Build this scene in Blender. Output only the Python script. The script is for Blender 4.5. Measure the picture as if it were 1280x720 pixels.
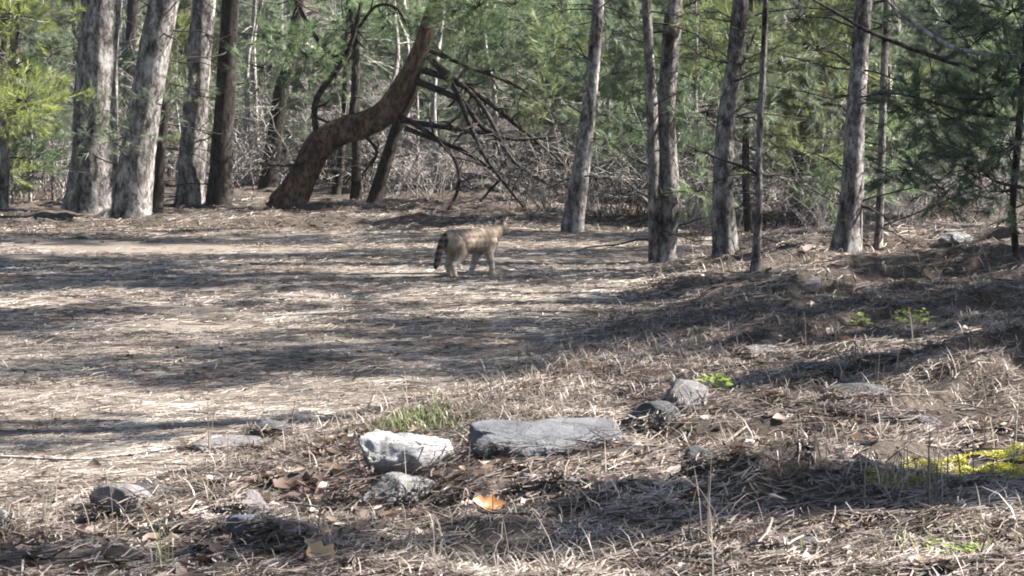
import bpy, bmesh, math, random
import numpy as np
from mathutils import Vector, Matrix

for o in list(bpy.data.objects):
    bpy.data.objects.remove(o)
S = bpy.context.scene
COL = S.collection
random.seed(7)
RNG = np.random.default_rng(11)

# ------------------------------------------------------------------ camera
FPX = 3630.0                      # focal length in photo pixels (1280 wide)
CAMZ = 1.5
PITCH = math.atan((360 - 73) / FPX)
cam_d = bpy.data.cameras.new('camera'); cam = bpy.data.objects.new('camera', cam_d); COL.objects.link(cam)
cam.location = (0, 0, CAMZ); cam.rotation_euler = (math.pi/2 - PITCH, 0, 0)
cam_d.sensor_width = 36; cam_d.lens = 36*FPX/1280; cam_d.clip_end = 2000; cam_d.clip_start = .1
S.camera = cam
# ------------------------------------------------------------------ sky, sun, exposure
SUN_EL = math.radians(43); SUN_BACK = math.radians(9)     # from the right, a little behind the subject
SUN = Vector((math.cos(SUN_EL)*math.cos(SUN_BACK), math.cos(SUN_EL)*math.sin(SUN_BACK), math.sin(SUN_EL)))
W = bpy.data.worlds.new('World'); S.world = W; W.use_nodes = True
nt = W.node_tree; bg = nt.nodes['Background']
sky = nt.nodes.new('ShaderNodeTexSky'); sky.sky_type = 'NISHITA'; sky.sun_disc = False
sky.sun_elevation = SUN_EL; sky.sun_rotation = math.atan2(SUN.x, SUN.y)
nt.links.new(sky.outputs[0], bg.inputs[0]); bg.inputs[1].default_value = 0.055
sd = bpy.data.lights.new('sun', 'SUN'); sd.energy = 5.0; sd.angle = math.radians(.53); sd.color = (1, .95, .885)
so = bpy.data.objects.new('sun', sd); COL.objects.link(so); so.location = (20, 10, 30)
so.rotation_euler = (-SUN).to_track_quat('-Z', 'Y').to_euler()
S.view_settings.view_transform = 'Standard'; S.view_settings.look = 'None'
S.view_settings.gamma = 1; S.view_settings.exposure = 2.35; S.view_settings.use_curve_mapping = False
S.render.engine = 'CYCLES'; S.cycles.filter_width = 1.9
S.cycles.max_bounces = 6; S.cycles.transparent_max_bounces = 4

# ------------------------------------------------------------------ numeric helpers
def _h(ix, iy, seed):
    n = (ix.astype(np.int64)*374761393 + iy.astype(np.int64)*668265263 + seed*974634) & 0x7fffffff
    n = ((n ^ (n >> 13))*1274126177) & 0x7fffffff
    return ((n ^ (n >> 16)) & 0xffff)/65535.0
def vnoise(x, y, seed=0):
    x = np.asarray(x, float); y = np.asarray(y, float)
    ix = np.floor(x); iy = np.floor(y); fx = x-ix; fy = y-iy
    fx = fx*fx*(3-2*fx); fy = fy*fy*(3-2*fy)
    a = _h(ix, iy, seed); b = _h(ix+1, iy, seed); c = _h(ix, iy+1, seed); d = _h(ix+1, iy+1, seed)
    return (a*(1-fx)+b*fx)*(1-fy)+(c*(1-fx)+d*fx)*fy - .5
def sstep(a, b, t):
    t = np.clip((t-a)/(b-a), 0, 1); return t*t*(3-2*t)
EY = [-40, 8, 9.3, 10.0, 11.6, 12.6, 14.8, 19.0, 21.5, 26, 30, 60]
EX = [-4, -2.3, -1.75, -1.25, -.85, -.35, .2, .8, 1.15, 2.4, 4.5, 30]
def bank(x, y):                       # distance to the right of the path's edge
    return x - np.interp(y, EY, EX) + .22*vnoise(x*1.7, y*1.7, 3) + .1*vnoise(x*5, y*5, 4)
def height(x, y):
    x = np.asarray(x, float); y = np.asarray(y, float)
    s = bank(x, y)
    far = sstep(24.8, 27, y - .25*x*(x > 0))           # forest floor beyond the clearing
    b = np.maximum(sstep(0, .7, s), far)
    z = .08*sstep(0, .6, s) + .06*np.clip(s-.5, 0, 4) + .05*far
    z = z*(1-.35*sstep(30, 40, y))
    z = z + (.035+.05*b)*vnoise(x*1.1, y*1.1, 1) + (.012+.07*b)*vnoise(x*3.1, y*3.1, 2)
    z = z + (.008+.045*b)*vnoise(x*7.3, y*7.3, 5) + (.004+.022*b)*vnoise(x*17, y*17, 6)
    for k, (y0, m, x0, amp) in enumerate([(8.3, .58, -.4, .08), (8.9, 1.25, .2, .08), (11.3, .46, .35, .11), (12.9, .95, .75, .10), (15.9, .67, .9, .10), (18.6, .5, 1.5, .08)]):
        d = y-(y0+m*x)+.5*vnoise(x*1.6, y*.7, 60+k)+.18*vnoise(x*5, y*3, 70+k)
        z = z + amp*b*sstep(x0, x0+.5, x)*sstep(-.08, .04, d)*np.exp(-np.clip(d, 0, 9)/.6)*(.75+.9*vnoise(x*2.3, y*.5, 80+k))
    rise = np.clip(y-38, 0, 400)
    z = z + .0022*rise**2*(rise < 60) + (rise >= 60)*(7.92 + (rise-60)*.2)
    return z
def hz(x, y): return float(height(np.array([x]), np.array([y]))[0])
CP, SP = math.cos(PITCH), math.sin(PITCH)
def ray(px, py):
    u = (px-640)/FPX; v = (py-360)/FPX
    return Vector((u, CP - v*SP, -SP - v*CP))
def at(px, py):                       # where the pixel's ray meets the ground
    d = ray(px, py); t = np.arange(4, 70, .02)
    x = d.x*t; y = d.y*t; z = CAMZ + d.z*t
    i = int(np.argmax(z < height(x, y))); t = t[i]
    return Vector((d.x*t, d.y*t, hz(d.x*t, d.y*t)))
def atY(px, py, Y):
    d = ray(px, py); t = Y/d.y
    return Vector((d.x*t, Y, CAMZ + d.z*t))

# ------------------------------------------------------------------ mesh helpers
def mesh_np(name, V, F, smooth=False):
    """F: list of int arrays (n,k) with k = 3 or 4"""
    me = bpy.data.meshes.new(name)
    V = np.ascontiguousarray(V, dtype=np.float32)
    if not isinstance(F, list): F = [F]
    F = [f for f in F if len(f)]
    loops = np.concatenate([f.ravel() for f in F]).astype(np.int32)
    tot = np.concatenate([np.full(len(f), f.shape[1], np.int32) for f in F])
    st = np.concatenate([[0], np.cumsum(tot)[:-1]]).astype(np.int32)
    me.vertices.add(len(V)); me.vertices.foreach_set('co', V.ravel())
    me.loops.add(len(loops)); me.loops.foreach_set('vertex_index', loops)
    me.polygons.add(len(tot)); me.polygons.foreach_set('loop_start', st); me.polygons.foreach_set('loop_total', tot)
    if smooth: me.polygons.foreach_set('use_smooth', np.ones(len(tot), bool))
    me.update(calc_edges=True); me.validate()
    return me
class MB:
    def __init__(s): s.V = []; s.Q = []; s.T = []; s.n = 0
    def add(s, V, Q=None, T=None):
        s.V.append(np.asarray(V, float))
        if Q is not None: s.Q.append(np.asarray(Q)+s.n)
        if T is not None: s.T.append(np.asarray(T)+s.n)
        s.n += len(V)
    def tube(s, pts, rad, n=6, rough=0, seed=0, cap=True):
        P = np.array([tuple(p) for p in pts], float); R = np.asarray(rad, float); m = len(P)
        T = np.gradient(P, axis=0); T /= np.linalg.norm(T, axis=1)[:, None]+1e-9
        ref = np.array([0, 1., 0]) if abs(T[:, 1]).mean() < .8 else np.array([1., 0, 0])
        A = np.cross(T, ref); A /= np.linalg.norm(A, axis=1)[:, None]+1e-9
        B = np.cross(T, A)
        a = np.arange(n)*2*math.pi/n
        rr = np.repeat(R[:, None], n, 1)
        if rough:
            ii = np.repeat(np.arange(m)[:, None], n, 1); jj = np.repeat(np.arange(n)[None], m, 0)
            L = np.concatenate([[0], np.cumsum(np.linalg.norm(np.diff(P, axis=0), axis=1))])
            zz = np.repeat(L[:, None], n, 1)
            ca = np.cos(jj*2*math.pi/n); sa = np.sin(jj*2*math.pi/n)
            rr = rr*(1 + rough*(1.2*vnoise(ca*1.6+seed*7.1, zz*2.2+sa*1.6, seed) + 1.0*vnoise(ca*5+seed, zz*9+sa*5, seed+1)
                                + .6*vnoise(jj*1.0+seed, zz*14, seed+2)))
        V = P[:, None]+rr[..., None]*(A[:, None]*np.cos(a)[None, :, None]+B[:, None]*np.sin(a)[None, :, None])
        i, j = np.meshgrid(np.arange(m-1), np.arange(n), indexing='ij'); j2 = (j+1) % n
        Q = np.stack([i*n+j, i*n+j2, (i+1)*n+j2, (i+1)*n+j], -1).reshape(-1, 4)
        V = V.reshape(-1, 3); Tn = None
        if cap:
            V = np.vstack([V, P[-1:]+T[-1:]*R[-1]*.3]); k = len(V)-1
            j = np.arange(n); Tn = np.stack([(m-1)*n+j, (m-1)*n+(j+1) % n, np.full(n, k)], -1)
        s.add(V, Q, Tn)
    def mesh(s, name, smooth=True):
        F = []
        if s.Q: F.append(np.concatenate(s.Q))
        if s.T: F.append(np.concatenate(s.T))
        return mesh_np(name, np.concatenate(s.V), F, smooth)
def smooth_path(pts, n):              # Catmull-Rom through the points
    P = np.array([tuple(p) for p in pts], float)
    if len(P) < 3: return [P[0]+(P[-1]-P[0])*t for t in np.linspace(0, 1, n)]
    Q = np.vstack([2*P[0]-P[1], P, 2*P[-1]-P[-2]]); out = []
    for t in np.linspace(0, len(P)-1-1e-6, n):
        i = int(t); f = t-i; a, b, c, d = Q[i:i+4]
        out.append(.5*((2*b)+(-a+c)*f+(2*a-5*b+4*c-d)*f*f+(-a+3*b-3*c+d)*f**3))
    return out
def link(name, me, mat=None, parent=None, loc=None, kind=None, label=None, cat=None, group=None):
    o = bpy.data.objects.new(name, me); COL.objects.link(o)
    if mat is not None and me is not None:
        if len(me.materials) == 0: me.materials.append(mat)
    if parent is not None: o.parent = parent
    if loc is not None: o.location = loc
    if kind: o['kind'] = kind
    if label: o['label'] = label
    if cat: o['category'] = cat
    if group: o['group'] = group
    return o
def empty(name, loc, label, cat, group=None):
    return link(name, None, loc=loc, label=label, cat=cat, group=group)
def frames(D, rng):                   # (M,3) directions -> (M,3,3) with x = D and a random roll
    D = D/(np.linalg.norm(D, axis=1)[:, None]+1e-9)
    R = rng.normal(size=D.shape); Y = np.cross(D, R); Y /= np.linalg.norm(Y, axis=1)[:, None]+1e-9
    return np.stack([D, Y, np.cross(D, Y)], -1)

# ------------------------------------------------------------------ materials
def nodes(name):
    m = bpy.data.materials.new(name); m.use_nodes = True; n = m.node_tree
    return m, n, n.nodes, n.links, n.nodes['Principled BSDF']
def ramp(N, stops):
    r = N.new('ShaderNodeValToRGB'); e = r.color_ramp.elements
    while len(e) < len(stops): e.new(.5)
    for k, (p, c) in enumerate(stops): e[k].position = p; e[k].color = (*c, 1)
    return r
def tex(N, L, kind='Noise', scale=5, detail=6, rough=.6, coord='Object', sc=(1, 1, 1)):
    tc = N.new('ShaderNodeTexCoord'); mp = N.new('ShaderNodeMapping'); mp.inputs['Scale'].default_value = sc
    L.new(tc.outputs[coord], mp.inputs[0])
    if kind == 'Noise':
        t = N.new('ShaderNodeTexNoise'); t.inputs['Scale'].default_value = scale
        t.inputs['Detail'].default_value = detail; t.inputs['Roughness'].default_value = rough
    else:
        t = N.new('ShaderNodeTexVoronoi'); t.inputs['Scale'].default_value = scale
    L.new(mp.outputs[0], t.inputs['Vector']); return t
def mix(N, L, a, b, fac, mode='MIX'):
    m = N.new('ShaderNodeMix'); m.data_type = 'RGBA'; m.blend_type = mode
    for s, v in (('Factor', fac),):
        if isinstance(v, (int, float)): m.inputs[0].default_value = v
        else: L.new(v, m.inputs[0])
    for idx, v in ((6, a), (7, b)):
        if isinstance(v, tuple): m.inputs[idx].default_value = (*v, 1)
        else: L.new(v, m.inputs[idx])
    return m.outputs[2]
def bump(N, L, h, strength, dist, bs):
    b = N.new('ShaderNodeBump'); b.inputs['Strength'].default_value = strength; b.inputs['Distance'].default_value = dist
    L.new(h, b.inputs['Height']); L.new(b.outputs[0], bs.inputs['Normal'])
def bark_mat(name, dark, light, lichen=.25):
    m, n, N, L, bs = nodes(name)
    a = tex(N, L, 'Noise', 9, 8, .7, sc=(1, 1, .5)); v = tex(N, L, 'Noise', 26, 6, .75, sc=(1, 1, .5))
    r = ramp(N, [(.36, dark), (.56, tuple((x+y)/2 for x, y in zip(dark, light))), (.74, light)]); L.new(a.outputs[0], r.inputs[0])
    rv = ramp(N, [(.42, (.13, .12, .115)), (.54, (1, 1, 1))]); L.new(v.outputs[0], rv.inputs[0])
    c = mix(N, L, r.outputs[0], rv.outputs[0], .8, 'MULTIPLY')
    li = tex(N, L, 'Noise', 4, 5, .7); rl = ramp(N, [(.56, (0, 0, 0)), (.66, (1, 1, 1))]); L.new(li.outputs[0], rl.inputs[0])
    mm = N.new('ShaderNodeMath'); mm.operation = 'MULTIPLY'; mm.inputs[1].default_value = lichen; L.new(rl.outputs[0], mm.inputs[0])
    c = mix(N, L, c, (.42, .43, .40), mm.outputs[0])
    L.new(c, bs.inputs['Base Color']); bs.inputs['Roughness'].default_value = .95; bs.inputs['Specular IOR Level'].default_value = .15
    ad = N.new('ShaderNodeMath'); ad.operation = 'ADD'; L.new(a.outputs[0], ad.inputs[0]); L.new(rv.outputs[0], ad.inputs[1])
    bump(N, L, ad.outputs[0], .7, .008, bs); return m
def leaf_mat(name, stops, transl=.35, rough=.45, spec=.4, noise=None):
    """colour varies from piece to piece; light passes through"""
    m, n, N, L, bs = nodes(name)
    g = N.new('ShaderNodeNewGeometry'); r = ramp(N, stops)
    if noise:
        t = tex(N, L, 'Noise', noise, 3, .5); ma = N.new('ShaderNodeMath'); ma.operation = 'MULTIPLY_ADD'
        ma.inputs[1].default_value = .55; L.new(g.outputs['Random Per Island'], ma.inputs[0])
        mb = N.new('ShaderNodeMath'); mb.operation = 'MULTIPLY_ADD'; mb.inputs[1].default_value = 2.2; mb.inputs[2].default_value = -.87
        L.new(t.outputs[0], mb.inputs[0]); L.new(mb.outputs[0], ma.inputs[2]); L.new(ma.outputs[0], r.inputs[0])
    else:
        L.new(g.outputs['Random Per Island'], r.inputs[0])
    L.new(r.outputs[0], bs.inputs['Base Color']); bs.inputs['Roughness'].default_value = rough; bs.inputs['Specular IOR Level'].default_value = spec
    if transl:
        tr = N.new('ShaderNodeBsdfTranslucent'); mx = N.new('ShaderNodeMixShader'); mx.inputs[0].default_value = transl
        L.new(r.outputs[0], tr.inputs[0]); L.new(bs.outputs[0], mx.inputs[1]); L.new(tr.outputs[0], mx.inputs[2])
        L.new(mx.outputs[0], N['Material Output'].inputs[0])
    return m
def rock_mat(name, stops, scale=9, spots=None, bstr=.7):
    m, n, N, L, bs = nodes(name)
    kk = {'pale_granite': .40, 'slate': .52}.get(name, .55)
    stops = [(p, tuple(v*kk for v in c)) for p, c in stops]; spots = tuple(v*kk for v in spots) if spots else None
    a = tex(N, L, 'Noise', scale, 10, .65); r = ramp(N, stops); L.new(a.outputs[0], r.inputs[0]); c = r.outputs[0]
    if spots:
        s = tex(N, L, 'Noise', 22, 5, .6); rs = ramp(N, [(.55, (0, 0, 0)), (.63, (1, 1, 1))]); L.new(s.outputs[0], rs.inputs[0])
        c = mix(N, L, c, spots, rs.outputs[0])
    sn = tex(N, L, 'Noise', 5, 6, .7); rn = ramp(N, [(.52, (0, 0, 0)), (.68, (.6, .6, .6))]); L.new(sn.outputs[0], rn.inputs[0])
    c = mix(N, L, c, (.085, .066, .05), rn.outputs[0])
    L.new(c, bs.inputs['Base Color']); bs.inputs['Roughness'].default_value = .85; bs.inputs['Specular IOR Level'].default_value = .3
    f = tex(N, L, 'Noise', scale*5, 8, .7); vo = tex(N, L, 'Voronoi', 5, sc=(1, 1, 2.5)); vo.feature = 'DISTANCE_TO_EDGE'
    wv = tex(N, L, 'Noise', 9, 5, .6); vm = N.new('ShaderNodeVectorMath'); vm.operation = 'MULTIPLY_ADD'; vm.inputs[1].default_value = (.35, .35, .35)
    L.new(wv.outputs['Color'], vm.inputs[0]); L.new(vo.inputs['Vector'].links[0].from_socket, vm.inputs[2]); L.new(vm.outputs[0], vo.inputs['Vector'])
    cr = ramp(N, [(0, (0, 0, 0)), (.035, (1, 1, 1))]); L.new(vo.outputs['Distance'], cr.inputs[0])
    dn = N.new('ShaderNodeMath'); dn.operation = 'MULTIPLY_ADD'; dn.inputs[1].default_value = .35; L.new(cr.outputs[0], dn.inputs[0]); L.new(f.outputs[0], dn.inputs[2])
    L.new(mix(N, L, c, cr.outputs[0], .12, 'MULTIPLY'), bs.inputs['Base Color'])
    bump(N, L, dn.outputs[0], bstr, .02, bs); return m

def ground_mat(name, stops, sc=1.0):
    m, n, N, L, bs = nodes(name)
    a = tex(N, L, 'Noise', 2.2*sc, 9, .7); f = tex(N, L, 'Noise', 55*sc, 6, .7, sc=(.45, 1, 1))
    ad = N.new('ShaderNodeMath'); ad.operation = 'MULTIPLY_ADD'; ad.inputs[1].default_value = .6
    L.new(f.outputs[0], ad.inputs[0])
    m2 = N.new('ShaderNodeMath'); m2.operation = 'MULTIPLY'; m2.inputs[1].default_value = .4; L.new(a.outputs[0], m2.inputs[0]); L.new(m2.outputs[0], ad.inputs[2])
    r = ramp(N, stops); L.new(ad.outputs[0], r.inputs[0])
    L.new(r.outputs[0], bs.inputs['Base Color']); bs.inputs['Roughness'].default_value = 1; bs.inputs['Specular IOR Level'].default_value = .1
    bump(N, L, f.outputs[0], .8, .02, bs); return m
M = {}
M['path'] = ground_mat('path_dirt', [(.3, (.060, .049, .041)), (.48, (.15, .126, .105)), (.68, (.26, .226, .194))])
M['ground'] = ground_mat('forest_floor', [(.3, (.022, .018, .015)), (.5, (.062, .050, .042)), (.7, (.14, .118, .10))])
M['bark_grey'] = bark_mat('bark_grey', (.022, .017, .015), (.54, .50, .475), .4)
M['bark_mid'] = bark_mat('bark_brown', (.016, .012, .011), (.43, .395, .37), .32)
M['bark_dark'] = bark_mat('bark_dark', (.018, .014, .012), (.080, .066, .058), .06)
M['bark_red'] = bark_mat('bark_red', (.034, .020, .014), (.25, .15, .10), .10)
M['twig_dark'] = bark_mat('twig_dark', (.025, .020, .018), (.075, .062, .055), .1)
M['twig_grey'] = bark_mat('twig_grey', (.26, .235, .215), (.58, .54, .51), .2)
M['twig_ground'] = bark_mat('twig_ground', (.09, .075, .065), (.30, .265, .235), .15)
M['needle'] = leaf_mat('pine_needles', [(0, (.045, .072, .034)), (.5, (.115, .168, .078)), (1, (.27, .345, .18))], .52, noise=1.3)
M['needle_far'] = leaf_mat('pine_needles_grey', [(0, (.055, .076, .046)), (.5, (.14, .175, .105)), (1, (.34, .39, .28))], .52, noise=.9)
M['needle_light'] = leaf_mat('pine_needles_light', [(0, (.075, .098, .038)), (.5, (.16, .19, .075)), (1, (.33, .36, .17))], .5, noise=1.1)
M['needle_yellow'] = leaf_mat('pine_needles_yellow', [(0, (.14, .17, .045)), (.5, (.26, .30, .08)), (1, (.40, .42, .15))], .5)
M['needle_dark'] = leaf_mat('pine_needles_dark', [(0, (.028, .052, .030)), (.6, (.068, .108, .058)), (1, (.15, .205, .11))], .42)
M['litter'] = leaf_mat('fallen_needles', [(0, (.030, .022, .018)), (.35, (.092, .071, .058)), (.7, (.20, .163, .136)), (1, (.38, .325, .28))], .12, noise=1.6)  # broad noise patches of the colour also stand in for shadow patches
M['litter_path'] = leaf_mat('fallen_needles_pale', [(0, (.08, .063, .051)), (.35, (.185, .154, .128)), (.75, (.32, .276, .235)), (1, (.52, .46, .40))], .12, noise=1.1)
M['straw'] = leaf_mat('dry_grass', [(0, (.085, .068, .054)), (.5, (.20, .168, .135)), (1, (.38, .33, .275))], .25)
M['grass'] = leaf_mat('green_grass', [(0, (.11, .14, .05)), (.6, (.19, .23, .09)), (1, (.33, .31, .16))], .35)
M['leaf_brown'] = leaf_mat('dead_leaf', [(0, (.045, .027, .02)), (.5, (.11, .068, .049)), (.85, (.22, .16, .125)), (1, (.40, .33, .29))], .2)
M['leaf_orange'] = leaf_mat('orange_leaf', [(0, (.40, .17, .055)), (1, (.48, .22, .075))], .35)
M['leaf_tan'] = leaf_mat('tan_leaf', [(0, (.40, .26, .14)), (1, (.46, .31, .18))], .3)
M['leaf_pale'] = leaf_mat('pale_leaf', [(0, (.42, .34, .30)), (1, (.58, .50, .46))], .3)
M['leaf_green'] = leaf_mat('seedling_leaf', [(0, (.14, .19, .045)), (.6, (.24, .31, .08)), (1, (.34, .40, .13))], .45)
M['moss'] = leaf_mat('moss', [(0, (.20, .19, .025)), (.5, (.38, .35, .045)), (1, (.55, .50, .09))], .3)
M['slate'] = rock_mat('slate', [(.3, (.085, .088, .095)), (.5, (.17, .175, .19)), (.72, (.29, .295, .31))], 7)
M['quartz'] = rock_mat('pale_granite', [(.3, (.42, .40, .39)), (.5, (.66, .64, .63)), (.7, (.80, .78, .77))], 6, (.40, .37, .36))
M['grey_rock'] = rock_mat('grey_rock', [(.3, (.11, .11, .11)), (.5, (.23, .225, .225)), (.72, (.40, .39, .39))], 10, (.34, .345, .33))
M['blue_rock'] = rock_mat('blue_grey_rock', [(.3, (.12, .135, .16)), (.5, (.23, .25, .285)), (.72, (.42, .44, .47))], 8)
M['dark_rock'] = rock_mat('dark_rock', [(.3, (.045, .045, .047)), (.5, (.10, .10, .105)), (.72, (.19, .185, .19))], 9)
M['mauve_rock'] = rock_mat('mauve_rock', [(.3, (.12, .112, .112)), (.5, (.23, .217, .217)), (.72, (.39, .37, .37))], 8, (.33, .31, .31))
M['pink_rock'] = rock_mat('pink_rock', [(.3, (.35, .29, .28)), (.5, (.55, .48, .46)), (.72, (.68, .62, .60))], 8)

# ------------------------------------------------------------------ ground and path
def axis(parts):
    out = [np.arange(a, b, st) for a, b, st in parts]; return np.concatenate(out)
gx = axis([(-160, -40, 20), (-40, -10, 2), (-10, -5.4, .3), (-5.4, 5.4, .04), (5.4, 12, .3), (12, 40, 2), (40, 161, 20)])
gy = axis([(-60, 0, 6), (0, 5.6, .3), (5.6, 15, .03), (15, 31, .06), (31, 60, .5), (60, 130, 3), (130, 191, 20)])
XX, YY = np.meshgrid(gx, gy); ZZ = height(XX, YY)
Vg = np.stack([XX, YY, ZZ], -1).reshape(-1, 3); nx = len(gx)
ii, jj = np.meshgrid(np.arange(len(gy)-1), np.arange(nx-1), indexing='ij')
Fg = np.stack([ii*nx+jj, ii*nx+jj+1, (ii+1)*nx+jj+1, (ii+1)*nx+jj], -1).reshape(-1, 4)
cx = Vg[Fg].mean(1)
on_path = (bank(cx[:, 0], cx[:, 1]) < .12) & (cx[:, 1]-.25*cx[:, 0]*(cx[:, 0] > 0)+.8*vnoise(cx[:, 0]*1.3, cx[:, 1]*1.3, 9) < 25.2) & (cx[:, 0] > -14) & (cx[:, 1] > 0)
def submesh(name, F):
    u, inv = np.unique(F, return_inverse=True); return mesh_np(name, Vg[u], inv.reshape(F.shape), True)
link('ground', submesh('ground', Fg[~on_path]), M['ground'], kind='structure')
link('path', submesh('path', Fg[on_path]), M['path'], kind='structure')

# ------------------------------------------------------------------ rocks
_ico = {}; ROCKS = []
def ico(sub):
    if sub not in _ico:
        bm = bmesh.new(); bmesh.ops.create_icosphere(bm, subdivisions=sub, radius=1)
        _ico[sub] = (np.array([v.co[:] for v in bm.verts]), np.array([[v.index for v in f.verts] for f in bm.faces])); bm.free()
    return _ico[sub]
def rock(px, py, w, d, h, mat, label, seed, rz=0, tilt=(0, 0), flat=None, cuts=9, sink=.3, name='rock', cat='rock', loc=None):
    """px, py: the middle of its foot; w, d, h in metres"""
    V, F = ico(5 if w > .2 else 4); V = V.copy(); r = np.random.default_rng(seed)
    V = np.sign(V)*np.abs(V)**(.9 if flat is not None else .78)
    for k in range(cuts):
        n = r.normal(size=3); n[2] = n[2]*.8; n /= np.linalg.norm(n); c = r.uniform(.50, .88)
        q = V@n-c; V -= np.outer(np.where(q > 0, q, 0), n)
    if flat is not None:
        q = V[:, 2]-flat; V[:, 2] -= np.where(q > 0, q, 0)*.97
        V[:, :2] *= (1+.22*vnoise(np.arctan2(V[:, 1], V[:, 0])*1.6, V[:, 2]*2, seed))[:, None]
    V *= (1 + .12*vnoise(V[:, 0]*3+V[:, 2]*2, V[:, 1]*3-V[:, 2], seed+1) + .07*vnoise(V[:, 0]*8+V[:, 2]*5, V[:, 1]*8-V[:, 2]*3, seed+2)
          + .04*vnoise(V[:, 0]*19+V[:, 2]*13, V[:, 1]*19-V[:, 2]*9, seed+3))[:, None]
    V -= (V.max(0)+V.min(0))/2; V /= (V.max(0)-V.min(0))/2; V *= np.array([w, d, h])/2
    R = np.array((Matrix.Rotation(rz, 3, 'Z') @ Matrix.Rotation(tilt[0], 3, 'X') @ Matrix.Rotation(tilt[1], 3, 'Y'))); V = V@R.T
    V[:, 2] -= V[:, 2].min()
    p = loc or at(px, py)
    gz = height(p.x+np.array([0, -.4, .4, 0, 0])*w, p.y+.1*w+np.array([0, 0, 0, -.4, .4])*d).min()
    ROCKS.append((p.x, p.y+d*.35, w, d, h))
    o = link(name, mesh_np('rock', V, F, True), M[mat], loc=(p.x, p.y+d*.35, gz-sink*h), label=label, cat=cat)
    return o
rock(688, 576, .53, .45, .095, 'slate', 'large flat blue-grey slab of slate lying in the needle litter', 3, .12, (.15, .03), flat=.38, cuts=5, sink=.28)
rock(508, 596, .31, .25, .20, 'quartz', 'whitish granite rock resting on a grey rock beside the slate slab', 8, .2, (.1, 0), cuts=14, sink=.25)
rock(494, 634, .30, .22, .17, 'grey_rock', 'dull grey lichen-spotted rock in front of the whitish granite rock', 21, .3, (0, .1), cuts=10, sink=.35)
rock(855, 514, .20, .18, .16, 'grey_rock', 'upright pale grey stone behind the slate slab', 33, .1, (.1, .12), cuts=6, sink=.15)
rock(808, 540, .26, .20, .14, 'dark_rock', 'dark cracked stone between the slate slab and the upright grey stone', 35, -.2, (0, -.2), cuts=9, sink=.25)
rock(150, 647, .21, .16, .14, 'mauve_rock', 'mauve-grey block of stone at the edge of the sunlit path', 45, .35, (.15, .25), cuts=6, sink=.2)
rock(190, 625, .2, .15, .07, 'dark_rock', 'low brown-grey stone leaning behind the mauve-grey block', 42, .1, (0, .15), cuts=8, sink=.2)
rock(302, 672, .12, .11, .09, 'blue_rock', 'small bluish rounded stone in the dead leaves', 51, .3, cuts=10, sink=.25)
rock(322, 655, .14, .10, .10, 'mauve_rock', 'slanted grey stone just behind the small bluish stone', 52, -.5, (.2, .4), cuts=8, sink=.25)
rock(362, 672, .11, .09, .07, 'mauve_rock', 'small dull stone beside the bluish stone, half hidden in leaves', 53, .3, cuts=8, sink=.25)
rock(280, 566, .28, .2, .06, 'mauve_rock', 'low pale flat stone at the end of the long stick', 61, .2, (0, -.08), flat=.4, cuts=8, sink=.3)
rock(338, 550, .16, .14, .09, 'dark_rock', 'low purplish dark stone next to the pale flat stone', 62, .5, (0, 0), cuts=9, sink=.25)
rock(2, 668, .11, .10, .09, 'grey_rock', 'pale grey stone in brown leaves away from the other rocks', 71, .2, cuts=9, sink=.25)
rock(722, 617, .13, .10, .07, 'mauve_rock', 'small dark purplish stone in front of the slate slab', 81, .2, (.1, -.2), cuts=8, sink=.2)
rock(690, 600, .20, .14, .08, 'pink_rock', 'pale pinkish flat stone half buried in front of the slate slab', 83, -.1, (0, .1), flat=.5, cuts=7, sink=.4)
rock(880, 590, .12, .10, .10, 'dark_rock', 'dark pointed stone among the bank litter right of the slate', 91, .3, (.2, .2), cuts=9, sink=.25)
rock(1120, 528, .36, .24, .09, 'slate', 'long low slate ledge showing out of the grassy bank', 95, .05, (-.05, .02), flat=.5, cuts=6, sink=.3)
rock(1085, 500, .28, .2, .08, 'dark_rock', 'dark low stone just above the slate ledge on the bank', 96, -.1, (0, .05), cuts=7, sink=.3)
rock(572, 622, .15, .10, .06, 'dark_rock', 'small dark stone wedged beside the orange leaf', 101, .1, cuts=8, sink=.25)
rock(955, 448, .25, .2, .10, 'mauve_rock', 'low weathered stone on the bank below the thin sapling', 103, .1, cuts=8, sink=.3)
rock(1030, 462, .26, .2, .08, 'dark_rock', 'flat dark stone in bank litter near the green seedlings', 104, -.2, flat=.5, cuts=8, sink=.3)
rock(1005, 690, .16, .12, .06, 'dark_rock', 'dark half-buried stone near the fern-like seedling', 105, .2, cuts=8, sink=.35)
rock(1205, 300, .35, .25, .13, 'grey_rock', 'pale rounded boulder at the top of the bank by the dark pine', 106, .2, cuts=8, sink=.3)
rock(1002, 352, .3, .22, .13, 'mauve_rock', 'grey stone at the foot of the thin sapling', 107, .3, cuts=8, sink=.3)
rock(105, 300, .14, .12, .06, 'quartz', 'little white stone lying on the far side of the path', 108, .3, cuts=8, sink=.2)

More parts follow.
